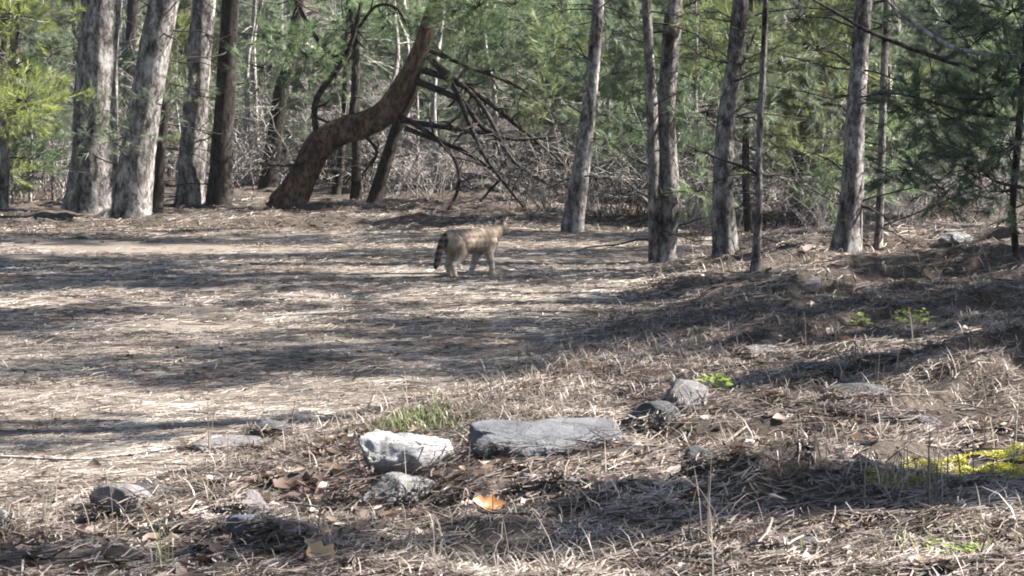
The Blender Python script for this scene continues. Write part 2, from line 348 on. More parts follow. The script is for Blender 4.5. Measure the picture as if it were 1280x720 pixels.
# ------------------------------------------------------------------ litter (needles, grass, leaves, twigs)
def scatter(n, y0, y1, cond, rng, pw=1.0):
    """random ground points inside the view plus a margin"""
    u = rng.random(n)**pw; y = y0+(y1-y0)*u; x = (rng.random(n)*2-1)*(y*.2+.5)
    k = cond(x, y); return x[k], y[k]
def strips(x, y, ln, wd, rng, lift=.004, tilt=.12, bend=.25, ang=None):
    n = len(x); a = rng.random(n)*2*math.pi if ang is None else ang
    dx = np.cos(a); dy = np.sin(a); L = ln*rng.uniform(.55, 1.25, n); w = wd*rng.uniform(.6, 1.3, n)
    z0 = height(x, y)+lift*rng.random(n)
    t = rng.normal(0, tilt, n); bd = rng.normal(0, bend, n)*L
    rows = []
    for s in (-.5, 0, .5):
        off = bd*(.25-s*s); xx = x+dx*L*s-dy*off; yy = y+dy*L*s+dx*off
        zz = np.maximum(height(xx, yy)+lift*.5, z0+t*L*s+.15*L*abs(t)*(1-4*s*s))
        for e in (-1, 1):
            rows.append(np.stack([xx-dy*w*e*.5, yy+dx*w*e*.5, zz+e*w*.25*np.sign(t)], -1))
    V = np.stack(rows, 1).reshape(-1, 3); b = np.arange(n)[:, None]*6
    Q = np.concatenate([b+np.array([[0, 1, 3, 2]]), b+np.array([[2, 3, 5, 4]])])
    return V, Q
def onbank(x, y): return (bank(x, y) > -.05) | (y > 25.2)
def onpath(x, y): return (bank(x, y) < .35) & (y < 25.8)
r = np.random.default_rng(5)
def patchy(f, sc, thr, seed):
    return lambda x, y: f(x, y) & (vnoise(x*sc, y*sc, seed)+.35*vnoise(x*sc*3, y*sc*3, seed+1)+r.normal(0, .12, len(x)) > thr)
mb = MB()
x, y = scatter(190000, 5.7, 16, patchy(onbank, 2.4, -.2, 24), r); mb.add(*strips(x, y, .085, .0032, r, .012, .22))
x, y = scatter(60000, 16, 30, patchy(onbank, 1.5, -.15, 20), r); mb.add(*strips(x, y, .10, .006, r, .012, .2))
for (rx, ry, w, d, h) in ROCKS:                      # litter drifted against the stones
    n = int(380*(w+.1)*(1.6 if ry < 14 else .6)); a = r.random(n)*6.28; a = np.where(r.random(n) < .6, -np.abs(np.sin(a))*3.14, a); f = r.uniform(.42, .62, n)
    V, Q = strips(rx+np.cos(a)*w*f, ry+np.sin(a)*d*f, .09, .0038, r, .01, .3)
    lf = np.repeat(h*.5*r.random(n)**1.5*(f < .58), 6); V[:, 2] += lf; mb.add(V, Q)
link('needle_litter', mb.mesh('needle_litter', False), M['litter'], kind='stuff', label='brown pine needles and dry stems strewn over the bank', cat='needles')
mb = MB()
def streaky(x, y): return onpath(x, y) & (vnoise(x*.7, y*2.3, 46)+.5*vnoise(x*2, y*6, 47)+r.normal(0, .1, len(x)) > .12)
x, y = scatter(60000, 9, 28.5, streaky, r); mb.add(*strips(x, y, .10, .006, r, .016, .1))
link('path_brown_litter', mb.mesh('path_brown_litter', False), M['litter'], kind='stuff', label='streaks of darker brown needles lying on the path', cat='needles')
mb = MB()
x, y = scatter(60000, 8.6, 16, onpath, r); mb.add(*strips(x, y, .085, .0034, r, .006, .08))
x, y = scatter(70000, 16, 28.5, patchy(onpath, 1.1, -.1, 22), r); mb.add(*strips(x, y, .11, .006, r, .008, .08))
link('path_needle_litter', mb.mesh('path_needle_litter', False), M['litter_path'], kind='stuff', label='pale dry pine needles covering the worn path', cat='needles')

def blades(x, y, ln, wd, rng, lean=.8, ang=None, spread=3.14):
    n = len(x); a = rng.random(n)*2*math.pi if ang is None else ang+rng.normal(0, spread, n)
    L = ln*rng.uniform(.5, 1.3, n); w = wd*rng.uniform(.7, 1.3, n); le = np.clip(rng.normal(lean, .35, n), .05, 1.45)
    z0 = height(x, y)-.005; rows = []
    px, py = -np.sin(a), np.cos(a); hx = np.zeros(n); hzv = np.zeros(n); th = le*.4
    for k in range(5):
        ww = w*(1, .95, .8, .55, .08)[k]
        xx = x+np.cos(a)*hx; yy = y+np.sin(a)*hx; zz = np.maximum(z0+hzv, height(xx, yy)+.002 if k else -1e9)
        for e in (-1, 1): rows.append(np.stack([xx+px*ww*e*.5, yy+py*ww*e*.5, zz], -1))
        hx = hx+np.sin(th)*L/4; hzv = hzv+np.cos(th)*L/4; th = np.minimum(th+le*.45, 1.9)
    V = np.stack(rows, 1).reshape(-1, 3); b = np.arange(n)[:, None]*10
    Q = np.concatenate([b+np.array([[2*k, 2*k+1, 2*k+3, 2*k+2]]) for k in range(4)]); return V, Q
mb = MB()
x, y = scatter(26000, 5.7, 15, patchy(onbank, 1.7, .02, 30), r); mb.add(*blades(x, y, .13, .0036, r, 1.3))
x, y = scatter(11000, 15, 26, patchy(onbank, 1.2, .05, 32), r); mb.add(*blades(x, y, .12, .005, r, 1.25))
x, y = scatter(700, 6.0, 20, onbank, r); mb.add(*blades(x, y, .17, .004, r, .45))
link('dry_grass', mb.mesh('dry_grass', False), M['straw'], kind='stuff', label='matted straw-coloured dry grass on the bank', cat='grass')

def leaf_mesh(mb, c, rng, size, seg=4):
    """a curled dead leaf with lobed edge, lying near the ground"""
    a = rng.random()*6.28; L = size; curl = rng.uniform(.2, 1.5); fold = rng.uniform(.0, .8); tip = rng.normal(0, .22); roll = rng.normal(0, .28)
    V = []
    for i in range(seg+1):
        t = i/seg; w = L*.32*math.sin(math.pi*min(.97, max(.04, t*.92+.04)))*(1+.38*math.sin(i*2.6+a)+.2*rng.normal())
        zc = L*.25*curl*((t-.5)**2)*2
        for e in (-1, 0, 1):
            V.append(((t-.5)*L, e*w, zc+abs(e)*w*fold))
    V = np.array(V); R = np.array(Matrix.Rotation(a, 3, 'Z') @ Matrix.Rotation(tip, 3, 'Y') @ Matrix.Rotation(roll, 3, 'X'))
    V = V@R.T; V[:, 2] -= V[:, 2].min()+.004; V += np.array(c)
    Q = [[i*3+k, i*3+k+1, (i+1)*3+k+1, (i+1)*3+k] for i in range(seg) for k in (0, 1)]
    mb.add(V, Q)
mb = MB()
x, y = scatter(17000, 5.8, 17, patchy(onbank, 1.4, .04, 40), r)
z = height(x, y)
for k in range(len(x)): leaf_mesh(mb, (x[k], y[k], z[k]), r, r.uniform(.03, .065), 3)
x, y = scatter(6000, 17, 30, patchy(onbank, 1.2, .02, 42), r); z = height(x, y)
for k in range(len(x)): leaf_mesh(mb, (x[k], y[k], z[k]), r, r.uniform(.04, .08), 2)
x, y = scatter(4200, 9, 28, patchy(onpath, 1.0, .0, 44), r); z = height(x, y)
for k in range(len(x)): leaf_mesh(mb, (x[k], y[k], z[k]), r, r.uniform(.025, .06), 2)
for (lx, ly, sp, cnt) in [(390, 600, .26, 260), (430, 560, .15, 70), (1060, 425, .3, 120), (600, 605, .25, 90), (930, 560, .3, 120), (120, 690, .4, 180), (800, 590, .3, 90)]:
    p = at(lx, ly)                     # drifts of whole leaves
    for k in range(cnt):
        xx = p.x+r.normal(0, sp); yy = p.y+r.normal(0, sp*.9); leaf_mesh(mb, (xx, yy, hz(xx, yy)+r.random()*.02), r, r.uniform(.022, .07), 3)
link('leaf_litter', mb.mesh('leaf_litter', False), M['leaf_brown'], kind='stuff', label='small crumpled brown dead leaves mixed into the litter', cat='leaves')
def single_leaf(px, py, size, mat, label, seed, group=None, up=0):
    q = np.random.default_rng(seed); m = MB(); leaf_mesh(m, (0, 0, 0), q, size, 7); p = at(px, py)
    o = link('dead_leaf', m.mesh('dead_leaf', True), M[mat], loc=(p.x, p.y, p.z+.003), label=label, cat='leaf', group=group)
    o.rotation_euler = (up, 0, 0); return o
single_leaf(612, 640, .115, 'leaf_orange', 'orange dead leaf beside the grey rock and the small dark stone', 4, up=1.0)
single_leaf(406, 705, .12, 'leaf_tan', 'light tan dead leaf standing up among brown leaves, away from rocks', 9, up=.6)
single_leaf(272, 707, .06, 'leaf_pale', 'small whitish dead leaf below the small bluish stone', 12, up=.3)
single_leaf(1012, 318, .14, 'leaf_pale', 'whitish curled leaf on the bank between two slim trunks', 14, up=.3)
single_leaf(1055, 428, .10, 'leaf_orange', 'small orange-red dead leaf near the green seedlings on the bank', 15, up=.3)
for k in range(46):
    px = random.uniform(20, 1260); py = random.uniform(505, 712)
    p = at(px, py)
    if bank(p.x, p.y) < .1: continue
    single_leaf(px, py, random.uniform(.035, .06), random.choice(['leaf_brown', 'leaf_brown', 'leaf_brown', 'leaf_pale']),
                'curled brown or grey-pink dead leaf lying loose on the near bank', 100+k, 'loose dead leaves on the near bank', up=random.uniform(0, .15))
# twigs as one litter
def prism_twigs(x, y, ln, rad, rng, tilt=.1):
    n = len(x); a = rng.random(n)*6.28; L = ln*rng.uniform(.4, 1.4, n); rr = rad*rng.uniform(.6, 1.4, n); t = rng.normal(0, tilt, n)
    z = height(x, y)+rr*.6+.004; D = np.stack([np.cos(a), np.sin(a), t], -1); P = np.stack([-np.sin(a), np.cos(a), 0*a], -1); U = np.cross(D, P)
    C = np.stack([x, y, z], -1); bend = rng.normal(0, .1, n)*L; rows = []
    for s in (-.5, .1, .5):
        c = C+D*(L*s)[:, None]+P*(bend*(.25-s*s))[:, None]
        for k in range(3):
            q = k*2.094; rows.append(c+(P*math.cos(q)+U*math.sin(q))*(rr*(1-.35*(s+.5)))[:, None])
    V = np.stack(rows, 1).reshape(-1, 3); b = np.arange(n)[:, None]*9
    Q = np.concatenate([b+np.array([[i*3+k, i*3+(k+1) % 3, i*3+3+(k+1) % 3, i*3+3+k]]) for i in (0, 1) for k in range(3)]); return V, Q
mb = MB()
x, y = scatter(4200, 7, 30, onbank, r); mb.add(*prism_twigs(x, y, .22, .0035, r, .12))
x, y = scatter(900, 9, 28, onpath, r); mb.add(*prism_twigs(x, y, .16, .003, r, .02))
link('twig_litter', mb.mesh('twig_litter', False), M['twig_ground'], kind='stuff', label='small broken grey twigs scattered in the litter', cat='twigs')
def stick(pxs, w, mat, label, group=None, lift=.01):
    P = [at(*p) for p in pxs]; b = P[0].copy(); pts = [p-b+Vector((0, 0, lift)) for p in P]; m = MB()
    q = smooth_path(pts, 14); R = np.linspace(w, w*.55, 14)/2; m.tube(q, R, 6, .12, 3)
    return link('fallen_stick', m.mesh('fallen_stick'), M[mat], loc=b, label=label, cat='stick', group=group)
stick([(0, 574), (90, 578), (160, 571), (228, 562), (250, 566)], .012, 'twig_grey', 'long thin pale stick lying across the path edge to the flat stone')
for k, (x0, y0, x1, y1, w) in enumerate([(640, 600, 760, 560, .012), (905, 560, 960, 520, .012), (985, 470, 1080, 440, .014), (1130, 640, 1260, 596, .012), (760, 690, 900, 640, .010),
        (930, 380, 1040, 372, .016), (1150, 420, 1270, 395, .016), (420, 690, 500, 668, .010), (870, 470, 960, 456, .014), (40, 700, 120, 676, .010), (1180, 345, 1275, 330, .02), (330, 610, 420, 575, .010)]):
    stick([(x0, y0), ((x0+x1)/2, (y0+y1)/2+random.uniform(-6, 6)), (x1, y1)], w, 'twig_ground', 'thin bare fallen stick lying on the littered bank', 'fallen sticks on the bank')

# ------------------------------------------------------------------ foliage building blocks
def sprig(rng, n=46, twig=.20, nl=.10, w=.0038):
    """needles round a short twig along +x: one thin triangle each"""
    t = np.sqrt(rng.random(n)); a = rng.random(n)*6.28; op = rng.uniform(.35, .95, n)*(1.15-.5*t)
    D = np.stack([np.cos(op), np.sin(op)*np.cos(a), np.sin(op)*np.sin(a)], -1); B = np.stack([t*twig, 0*t, 0*t], -1)
    L = nl*rng.uniform(.7, 1.2, n); Sd = np.cross(D, rng.normal(size=(n, 3))); Sd /= np.linalg.norm(Sd, axis=1)[:, None]
    V = np.stack([B-Sd*w/2, B+Sd*w/2, B+D*L[:, None]], 1).reshape(-1, 3); return V
def sprigs(mb, P, D, scale, rng, n=46, **kw):
    P = np.asarray(P); D = np.asarray(D); R = frames(D, rng); sc = scale*rng.uniform(.75, 1.3, len(P)); T = [sprig(rng, n, **kw) for _ in range(5)]
    for k in range(5):
        s = slice(k, None, 5)
        if len(P[s]) == 0: continue
        V = np.einsum('mij,vj->mvi', R[s], T[k])*sc[s, None, None]+P[s][:, None]; V = V.reshape(-1, 3)
        mb.add(V, T=np.arange(len(V)).reshape(-1, 3))
def limb_with_sprigs(wood, P, D, a, el, L, base, rng, r0, dens, droop=.15, n_side=3, tube=True, start=.3):
    d = np.array([math.cos(a)*math.cos(el), math.sin(a)*math.cos(el), math.sin(el)]); pts = []
    for t in np.linspace(0, 1, 5):
        pts.append(base+d*L*t+np.array([0, 0, -droop*L*t*t*.6+.25*droop*L*t**3]))
    if tube: wood.tube(pts, np.linspace(r0, r0*.25, 5), 4, cap=False)
    pts = np.array(pts)
    for t in np.linspace(start, 1, dens):
        f = t*4; i = min(3, int(f)); q = pts[i]+(pts[i+1]-pts[i])*(f-i); fw = pts[i+1]-pts[i]; fw /= np.linalg.norm(fw)
        side = np.cross(fw, [0, 0, 1])
        for e in ([-1, 1] if t < .98 else [0]):
            for m in range(n_side if e else 2):
                v = fw*(.6 if e else 1)+side*e*rng.uniform(.3, 1)+np.array([0, 0, rng.normal(.15, .35)])
                P.append(q+side*e*rng.uniform(0, .14)*L*(1.1-t)); D.append(v)
def young_pine(H, rng, low=.1, scale=1.0, width=.36, whorl=.28, dens=5, nn=46, nw=.006):
    """trunk, branches and needle crown of a young pine, base at the origin"""
    tr = MB(); wo = MB(); cr = MB(); P = []; D = []
    pts = [np.array([0, 0, -.1])]+[np.array([.02*rng.normal(), .02*rng.normal(), z]) for z in np.linspace(.25, H, 7)]
    r0 = .010*H+.008; tr.tube(smooth_path(pts, 14), np.linspace(r0, .004, 14), 6, .1, 2)
    z = low
    while z < H-.1:
        k = rng.integers(3, 6); a0 = rng.random()*6.28
        for j in range(k):
            L = width*(H-z)*rng.uniform(.6, 1.15)*min(1, .45+z/H*2)+.12
            limb_with_sprigs(wo, P, D, a0+j*6.28/k+rng.normal(0, .25), rng.uniform(.05, .55), L, np.array([0, 0, z+rng.normal(0, .04)]), rng, .004+.006*L, dens, n_side=2)
        z += whorl*rng.uniform(.7, 1.3)
    for j in range(4): P.append(np.array([0, 0, H-.05])); D.append(np.array([rng.normal(0, .4), rng.normal(0, .4), 1]))
    sprigs(cr, P, D, scale, rng, nn, w=nw); return tr.mesh('trunk'), wo.mesh('branches'), cr.mesh('crown', False)
def canopy(z0, z1, rad, rng, whorl=.75, dens=5, scale=2.2, gap=.25, nn=40, w=.005):
    """high crown of a grown pine: whorls of level limbs"""
    wo = MB(); cr = MB(); P = []; D = []; z = z0
    while z < z1:
        k = rng.integers(3, 6); a0 = rng.random()*6.28
        for j in range(k):
            if rng.random() < gap: continue
            t = (z-z0)/(z1-z0); L = rad*(1-.75*t)*rng.uniform(.55, 1.2)
            limb_with_sprigs(wo, P, D, a0+j*6.28/k+rng.normal(0, .3), rng.uniform(-.1, .4), L, np.array([0, 0, z+rng.normal(0, .12)]), rng, .02, dens, n_side=2, start=.25)
        z += whorl*rng.uniform(.7, 1.3)
    sprigs(cr, P, D, scale, rng, nn, w=w); return wo.mesh('limbs'), cr.mesh('crown', False)
rc = np.random.default_rng(77)
CAN = [canopy(4.2, 11.5, 1.7, rc) for _ in range(3)]
SLIM = [canopy(4.0, 10.5, .75, rc, whorl=.45, scale=1.5, gap=.1) for _ in range(2)]

# ------------------------------------------------------------------ the trees one can tell apart
def twigs_on(mb, pts, rad, rng, count, ln, zmax=3.2, up=(-.3, .5)):
    P = np.array([tuple(p) for p in pts]); ok = [i for i in range(1, len(P)) if .25 < P[i][2]-P[0][2] < zmax]
    if not ok: return
    for k in range(count):
        i = ok[rng.integers(len(ok))]; a = rng.random()*6.28; L = ln*rng.uniform(.3, 1.3)
        d = np.array([math.cos(a), math.sin(a), rng.uniform(*up)]); q = [P[i]]
        for s in range(4):
            q.append(q[-1]+d*L/4); d = d+np.array([rng.normal(0, .22), rng.normal(0, .22), rng.normal(-.03, .22)])
        r0 = rng.uniform(.003, .007); mb.tube(q, np.linspace(r0*1.4, r0*.35, 5), 4, cap=False)
        for s in range(2, 5):
            if rng.random() < .7:
                e = q[s-1]+np.array([rng.normal(0, .3), rng.normal(0, .3), rng.normal(0, .3)])*L*.55
                mb.tube([q[s-1], (q[s-1]+e)/2+rng.normal(0, .02, 3), e], [r0*.6, r0*.45, r0*.2], 3, cap=False)
def tree(name, label, pix, mat, seed, H=12, crown=None, twigs=14, twig_len=.7, group=None, tw_mat='twig_dark', rough=.15, depth=None, lean=0, cat='tree', sides=26, rootflare=1.25):
    """pix: [(px, py, width in px)...] up the stem from its foot; the depth comes from where the foot meets the ground"""
    q = np.random.default_rng(seed); p0 = at(pix[0][0], pix[0][1]) if depth is None else None
    if depth is not None: p0 = atY(pix[0][0], pix[0][1], depth); p0.z = hz(p0.x, p0.y)
    Y = p0.y; k = Y/FPX
    pts = [np.array([0, 0, -.15]), np.array([0, 0, 0])]; rad = [pix[0][2]*k/2*1.6, pix[0][2]*k/2*1.14]
    for j, (px, py, w) in enumerate(pix[1:]):
        v = atY(px, py, Y)-p0; pts.append(np.array([v.x, lean*v.z+q.normal(0, .01), v.z])); rad.append(w*k/2)
    n = max(16, int(pts[-1][2]/.11)); vis = smooth_path(pts, n); rr = np.interp(np.linspace(0, len(pts)-1, n), range(len(pts)), rad)
    d = (pts[-1]-pts[-2]); d = d/np.linalg.norm(d); zt = pts[-1][2]; up = []; ru = []
    c = pts[-1].copy()
    for s in range(8):
        if c[2] >= H: break
        d = d*.75+np.array([q.normal(0, .02), q.normal(0, .02), 1])*.25; d /= np.linalg.norm(d); c = c+d*(H-zt)/7; up.append(c.copy()); ru.append(rad[-1]*(1-(s+1)/8.5))
    root = empty(name, p0, label, cat, group)
    m = MB(); m.tube(list(vis)+up, list(rr)+ru, sides, rough, seed); tk = link('trunk', m.mesh('trunk'), M[mat], root)
    if twigs:
        t = MB(); twigs_on(t, vis, rr, q, twigs, twig_len); link('dead_twigs', t.mesh('dead_twigs'), M[tw_mat], root, kind='stuff')
    if crown is not None:
        e = up[-1] if up else pts[-1]
        mid = up[len(up)//2]
        for nm, me, mt in (('limbs', crown[0], 'twig_dark'), ('crown', crown[1], 'needle')):
            o = link(nm, me, M[mt], root, loc=(mid[0], mid[1], 0)); o.rotation_euler[2] = q.random()*6.28
            o.scale = (1, 1, H/12)
    root['_vis'] = 0; del root['_vis']
    return root, vis, Y
T = {}
T['A'] = tree('pine_tree', 'stoutest trunk with bright sunlit bark, first of the big trunks behind the clearing', [(111, 263, 60), (116, 200, 56), (121, 100, 50), (127, 0, 47)], 'bark_grey', 1, 13, CAN[0], 10)
T['B'] = tree('pine_tree', 'thick trunk leaning right beside the stoutest sunlit trunk', [(163, 262, 44), (174, 180, 41), (190, 80, 38), (206, 0, 36)], 'bark_grey', 2, 12.5, CAN[1], 12, depth=27.0)
T['C'] = tree('pine_tree', 'medium grey trunk between the leaning thick trunk and the black trunk', [(237, 256, 36), (243, 150, 31), (250, 60, 29), (255, 0, 28)], 'bark_grey', 3, 12, CAN[2], 12)
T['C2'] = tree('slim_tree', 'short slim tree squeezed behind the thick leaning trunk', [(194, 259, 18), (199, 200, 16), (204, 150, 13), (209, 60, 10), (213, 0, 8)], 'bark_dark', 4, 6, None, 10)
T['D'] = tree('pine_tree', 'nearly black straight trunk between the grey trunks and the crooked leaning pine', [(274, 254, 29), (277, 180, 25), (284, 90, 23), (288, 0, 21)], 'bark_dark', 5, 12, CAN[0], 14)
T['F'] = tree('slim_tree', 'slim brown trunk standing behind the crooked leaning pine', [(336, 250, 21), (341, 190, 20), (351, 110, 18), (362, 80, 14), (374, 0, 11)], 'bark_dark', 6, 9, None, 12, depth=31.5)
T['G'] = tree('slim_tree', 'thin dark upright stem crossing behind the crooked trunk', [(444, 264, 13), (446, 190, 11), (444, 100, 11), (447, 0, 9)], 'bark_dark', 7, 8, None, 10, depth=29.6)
T['H'] = tree('slim_tree', 'slim dark stem slanting right under the crooked leaning trunk', [(466, 263, 18), (482, 205, 16), (500, 150, 14), (516, 118, 11)], 'bark_dark', 8, 2.2, None, 6, depth=28.9)
T['I'] = tree('slim_tree', 'thinnest stem just left of the thin upright dark stem', [(420, 264, 10), (426, 200, 9), (432, 110, 8), (436, 0, 7)], 'bark_dark', 9, 7, None, 8, depth=31)
T['J'] = tree('pine_tree', 'slim trunk with a white sunlit edge standing alone beyond the cat', [(716, 290, 27), (724, 225, 22), (735, 140, 18), (746, 30, 14), (748, 0, 13)], 'bark_grey', 10, 11, SLIM[0], 16)
T['L'] = tree('pine_tree', 'medium curved trunk with dark bark beyond the twin-stemmed tree', [(908, 316, 30), (904, 240, 25), (908, 150, 23), (918, 80, 21), (926, 0, 19)], 'bark_mid', 12, 11, CAN[1], 18)
T['M'] = tree('sapling', 'thin wavy sapling stem in front of the medium curved trunk', [(944, 340, 12), (949, 270, 9), (948, 190, 8), (954, 90, 8), (957, 0, 7)], 'bark_mid', 13, 6, None, 14, .5)
T['N'] = tree('sapling', 'thin dark stem half hidden behind the medium curved trunk', [(936, 292, 10), (932, 220, 9), (934, 120, 8), (938, 0, 7)], 'bark_dark', 14, 7, None, 10)
T['O'] = tree('pine_tree', 'grey trunk with a bright sunlit stripe on the upper bank', [(1057, 316, 36), (1064, 255, 28), (1069, 150, 24), (1075, 60, 21), (1080, 0, 19)], 'bark_grey', 15, 12, CAN[2], 20)
T['P'] = tree('sapling', 'thin pale stem right beside the bright-striped grey trunk', [(1098, 308, 11), (1101, 220, 9), (1104, 120, 9), (1109, 0, 8)], 'bark_grey', 16, 7, None, 16)
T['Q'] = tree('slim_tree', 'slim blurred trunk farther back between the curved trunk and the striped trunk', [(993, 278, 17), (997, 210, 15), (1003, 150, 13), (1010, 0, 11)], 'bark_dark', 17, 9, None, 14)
# twin-stemmed tree
p0 = at(826, 328); root = empty('twin_stemmed_tree', p0, 'twin-stemmed tree, two dark trunks joined at the foot, right of the cat', 'tree'); k = p0.y/FPX
for sd_, pix in ((3, [(832, 326, 28), (838, 250, 24), (833, 150, 22), (838, 70, 22), (843, 0, 21)]), (5, [(821, 326, 21), (818, 250, 17), (815, 150, 14), (811, 70, 13), (807, 0, 12)])):
    pts = [np.array([(pix[0][0]-826)*k, 0, -.15])]; rad = [pix[0][2]*k/2*1.3]
    for px, py, w in pix: v = atY(px, py, p0.y)-p0; pts.append(np.array([v.x, .03*sd_*v.z*(1 if sd_ == 3 else -1)*.3, max(v.z, -.02)])); rad.append(w*k/2)
    vis = smooth_path(pts, 26); rr = list(np.interp(np.linspace(0, len(pts)-1, 26), range(len(pts)), rad)); e = vis[-1]; dx = (vis[-1]-vis[-4]); dx /= np.linalg.norm(dx)
    up = [e+(dx*.5+np.array([0, 0, .5]))*s*1.2 for s in range(1, 7)]; m = MB(); m.tube(list(vis)+up, rr+[rr[-1]*(1-s/8) for s in range(1, 7)], 18, .11, sd_)
    link('trunk', m.mesh('trunk'), M['bark_mid'], root)
    t = MB(); twigs_on(t, vis, rr, np.random.default_rng(sd_), 14, .6); link('dead_twigs', t.mesh('dead_twigs'), M['twig_dark'], root, kind='stuff')
for nm, me, mt in (('limbs', SLIM[1][0], 'twig_dark'), ('crown', SLIM[1][1], 'needle')): link(nm, me, M[mt], root, loc=(.1, 0, 0))

# crooked leaning pine with its drooping dead limbs
def px_tube(mb, pix, Y, base, rng, n=16, sides=6, rough=.1, dz=.35):
    pts = []; k = Y/FPX; off = rng.normal(0, dz)
    for j, (px, py, w) in enumerate(pix):
        v = atY(px, py, Y)-base; pts.append(np.array([v.x, off*j/(len(pix)-1), v.z]))
    rad = np.interp(np.linspace(0, len(pix)-1, n), range(len(pix)), [w*k/2 for _, _, w in pix]); q = smooth_path(pts, n); mb.tube(q, rad, sides, rough, int(rng.integers(99))); return q, rad
pE = at(359, 259); Y = pE.y; root = empty('leaning_pine', pE, 'crooked reddish pine leaning far over to the right with dead limbs drooping', 'tree'); q = np.random.default_rng(50)
m = MB(); pix = [(352, 268, 50), (360, 255, 47), (380, 220, 40), (398, 185, 40), (424, 165, 41), (455, 156, 38), (480, 143, 37), (502, 110, 30), (520, 75, 26), (533, 40, 24), (545, 0, 22), (556, -60, 20), (566, -150, 18), (572, -300, 16), (575, -600, 12), (575, -900, 7)]
pix = [(a, b, c*(.86 if j > 1 else .95)) for j, (a, b, c) in enumerate(pix)]; path, rad = px_tube(m, pix, Y, pE, q, 90, 24, .17, 0); link('trunk', m.mesh('trunk'), M['bark_red'], root)
for nm, me, mt in (('limbs', SLIM[0][0], 'twig_dark'), ('crown', SLIM[0][1], 'needle')): link(nm, me, M[mt], root, loc=(float((atY(575, -300, Y)-pE).x), 0, 2.6))
LIMBS = [
 [(520, 85, 9), (570, 102, 8), (610, 127, 7), (650, 160, 6), (690, 192, 4), (712, 215, 3)],
 [(516, 100, 9), (575, 125, 8), (602, 158, 6), (640, 174, 5), (700, 170, 3)],
 [(500, 150, 8), (560, 160, 7), (600, 166, 6), (680, 182, 5), (730, 205, 3)],
 [(500, 145, 7), (545, 172, 6), (570, 200, 5), (574, 232, 4), (560, 262, 3)],
 [(535, 70, 8), (568, 110, 7), (585, 150, 6), (606, 195, 5), (640, 240, 4), (662, 266, 3)],
 [(540, 75, 7), (600, 128, 6), (640, 198, 5), (690, 232, 3)],
 [(600, 252, 3), (625, 225, 4), (655, 203, 5), (690, 172, 4), (722, 142, 3)],
 [(530, 60, 7), (590, 85, 5), (650, 110, 4), (700, 150, 3)],
 [(506, 160, 6), (580, 190, 5), (620, 215, 4), (665, 225, 3)],
 [(400, 176, 9), (393, 150, 8), (397, 120, 8), (425, 82, 7), (440, 50, 6), (452, 0, 5)],
 [(438, 160, 9), (444, 110, 9), (445, 70, 8), (438, 20, 6), (432, -30, 5)],
 [(430, 78, 6), (400, 52, 5), (372, 0, 4)],
 [(448, 35, 4), (470, 8, 4), (495, 10, 3), (508, 30, 2)],
 [(395, 195, 5), (370, 205, 4), (330, 202, 3)],
 [(452, 165, 5), (470, 190, 4), (455, 215, 3)],
]
for li in LIMBS:
    m = MB(); pp, rr = px_tube(m, li, Y, pE, q, 14, 6, .12, .25)
    for s in range(3, 14):
        for _ in range(2):
            if q.random() < .5: continue
            d = q.normal(0, 1, 3); d[2] -= .2; d /= np.linalg.norm(d); L = q.uniform(.1, .45); a = pp[s]
            m.tube([a, a+d*L*.5+q.normal(0, .02, 3), a+d*L+q.normal(0, .05, 3)], [rr[s]*.5, rr[s]*.35, .0015], 4, cap=False)
    link('dead_limb', m.mesh('dead_limb'), M['twig_dark'], root)
def puff(mb, px, py, Yd, rpx, n, base, rng, flat=.6, scale=.8):
    """a cloud of needle sprigs round a bit of branch"""
    c = np.array(tuple(atY(px, py, Yd)-Vector(base))); R = rpx*Yd/FPX
    P = rng.normal(0, .5, (n, 3))*np.array([R, R*.9, R*flat]); D = P/np.linalg.norm(P, axis=1)[:, None]*.7+np.array([0, 0, .25])+rng.normal(0, .4, (n, 3))
    return c+P, D
def puffs(root, base, lst, Yd, mat, rng, name='needle_spray', scale=.85, nn=38, nw=.0056):
    for (px, py, rpx, n, dy) in lst:
        m = MB(); P, D = puff(m, px, py, Yd+dy, rpx, n, base, rng); sprigs(m, P, D, scale, rng, nn, w=nw)
        w = MB(); c = P.mean(0)
        for kx in range(0, len(P), 3): w.tube([c, (c+P[kx])/2+rng.normal(0, .02, 3), P[kx]], [.006, .004, .002], 3, cap=False)
        s = link(name, m.mesh(name, False), M[mat], root, kind='stuff'); link('twigs', w.mesh('twigs'), M['twig_dark'], s, kind='stuff')
puffs(root, pE, [(600, 10, 45, 70, -.4), (660, 30, 50, 80, .3), (630, 55, 35, 40, .5), (700, 15, 45, 70, .6), (490, 5, 36, 50, .3), (385, 70, 45, 70, -.2), (350, 45, 35, 26, -.3), (590, 40, 28, 22, -.5), (425, 20, 35, 26, .4), (760, 25, 35, 22, .9), (570, 12, 30, 40, -.4), (585, 65, 28, 24, -.3), (640, 5, 40, 60, -.2), (680, 70, 36, 36, .4), (730, 50, 38, 40, .6), (450, 40, 34, 30, .5), (480, 30, 30, 26, .2), (720, 95, 30, 24, .7), (330, 85, 30, 20, -.3), (415, 100, 24, 14, .6), (640, 120, 30, 16, .6), (590, 105, 24, 12, .5), (610, 90, 26, 12, .6)], Y, 'needle', q)

# young pine whose yellow-green sprays hang in at the edge, its pale stem
root, vis, Yl = tree('young_pine', 'young pine with bright yellow-green needles and a thin pale stem', [(4, 258, 12), (8, 160, 11), (16, 70, 10), (22, 0, 9)], 'bark_grey', 60, 7, None, 8, depth=27.6)
puffs(root, root.location, [(22, 20, 44, 90, -1.2), (32, 125, 38, 90, -1.2), (-10, 90, 40, 50, -.2), (8, 145, 32, 44, -.4), (12, 222, 22, 16, .2), (-15, 0, 40, 46, 0)], Yl, 'needle_yellow', np.random.default_rng(61))
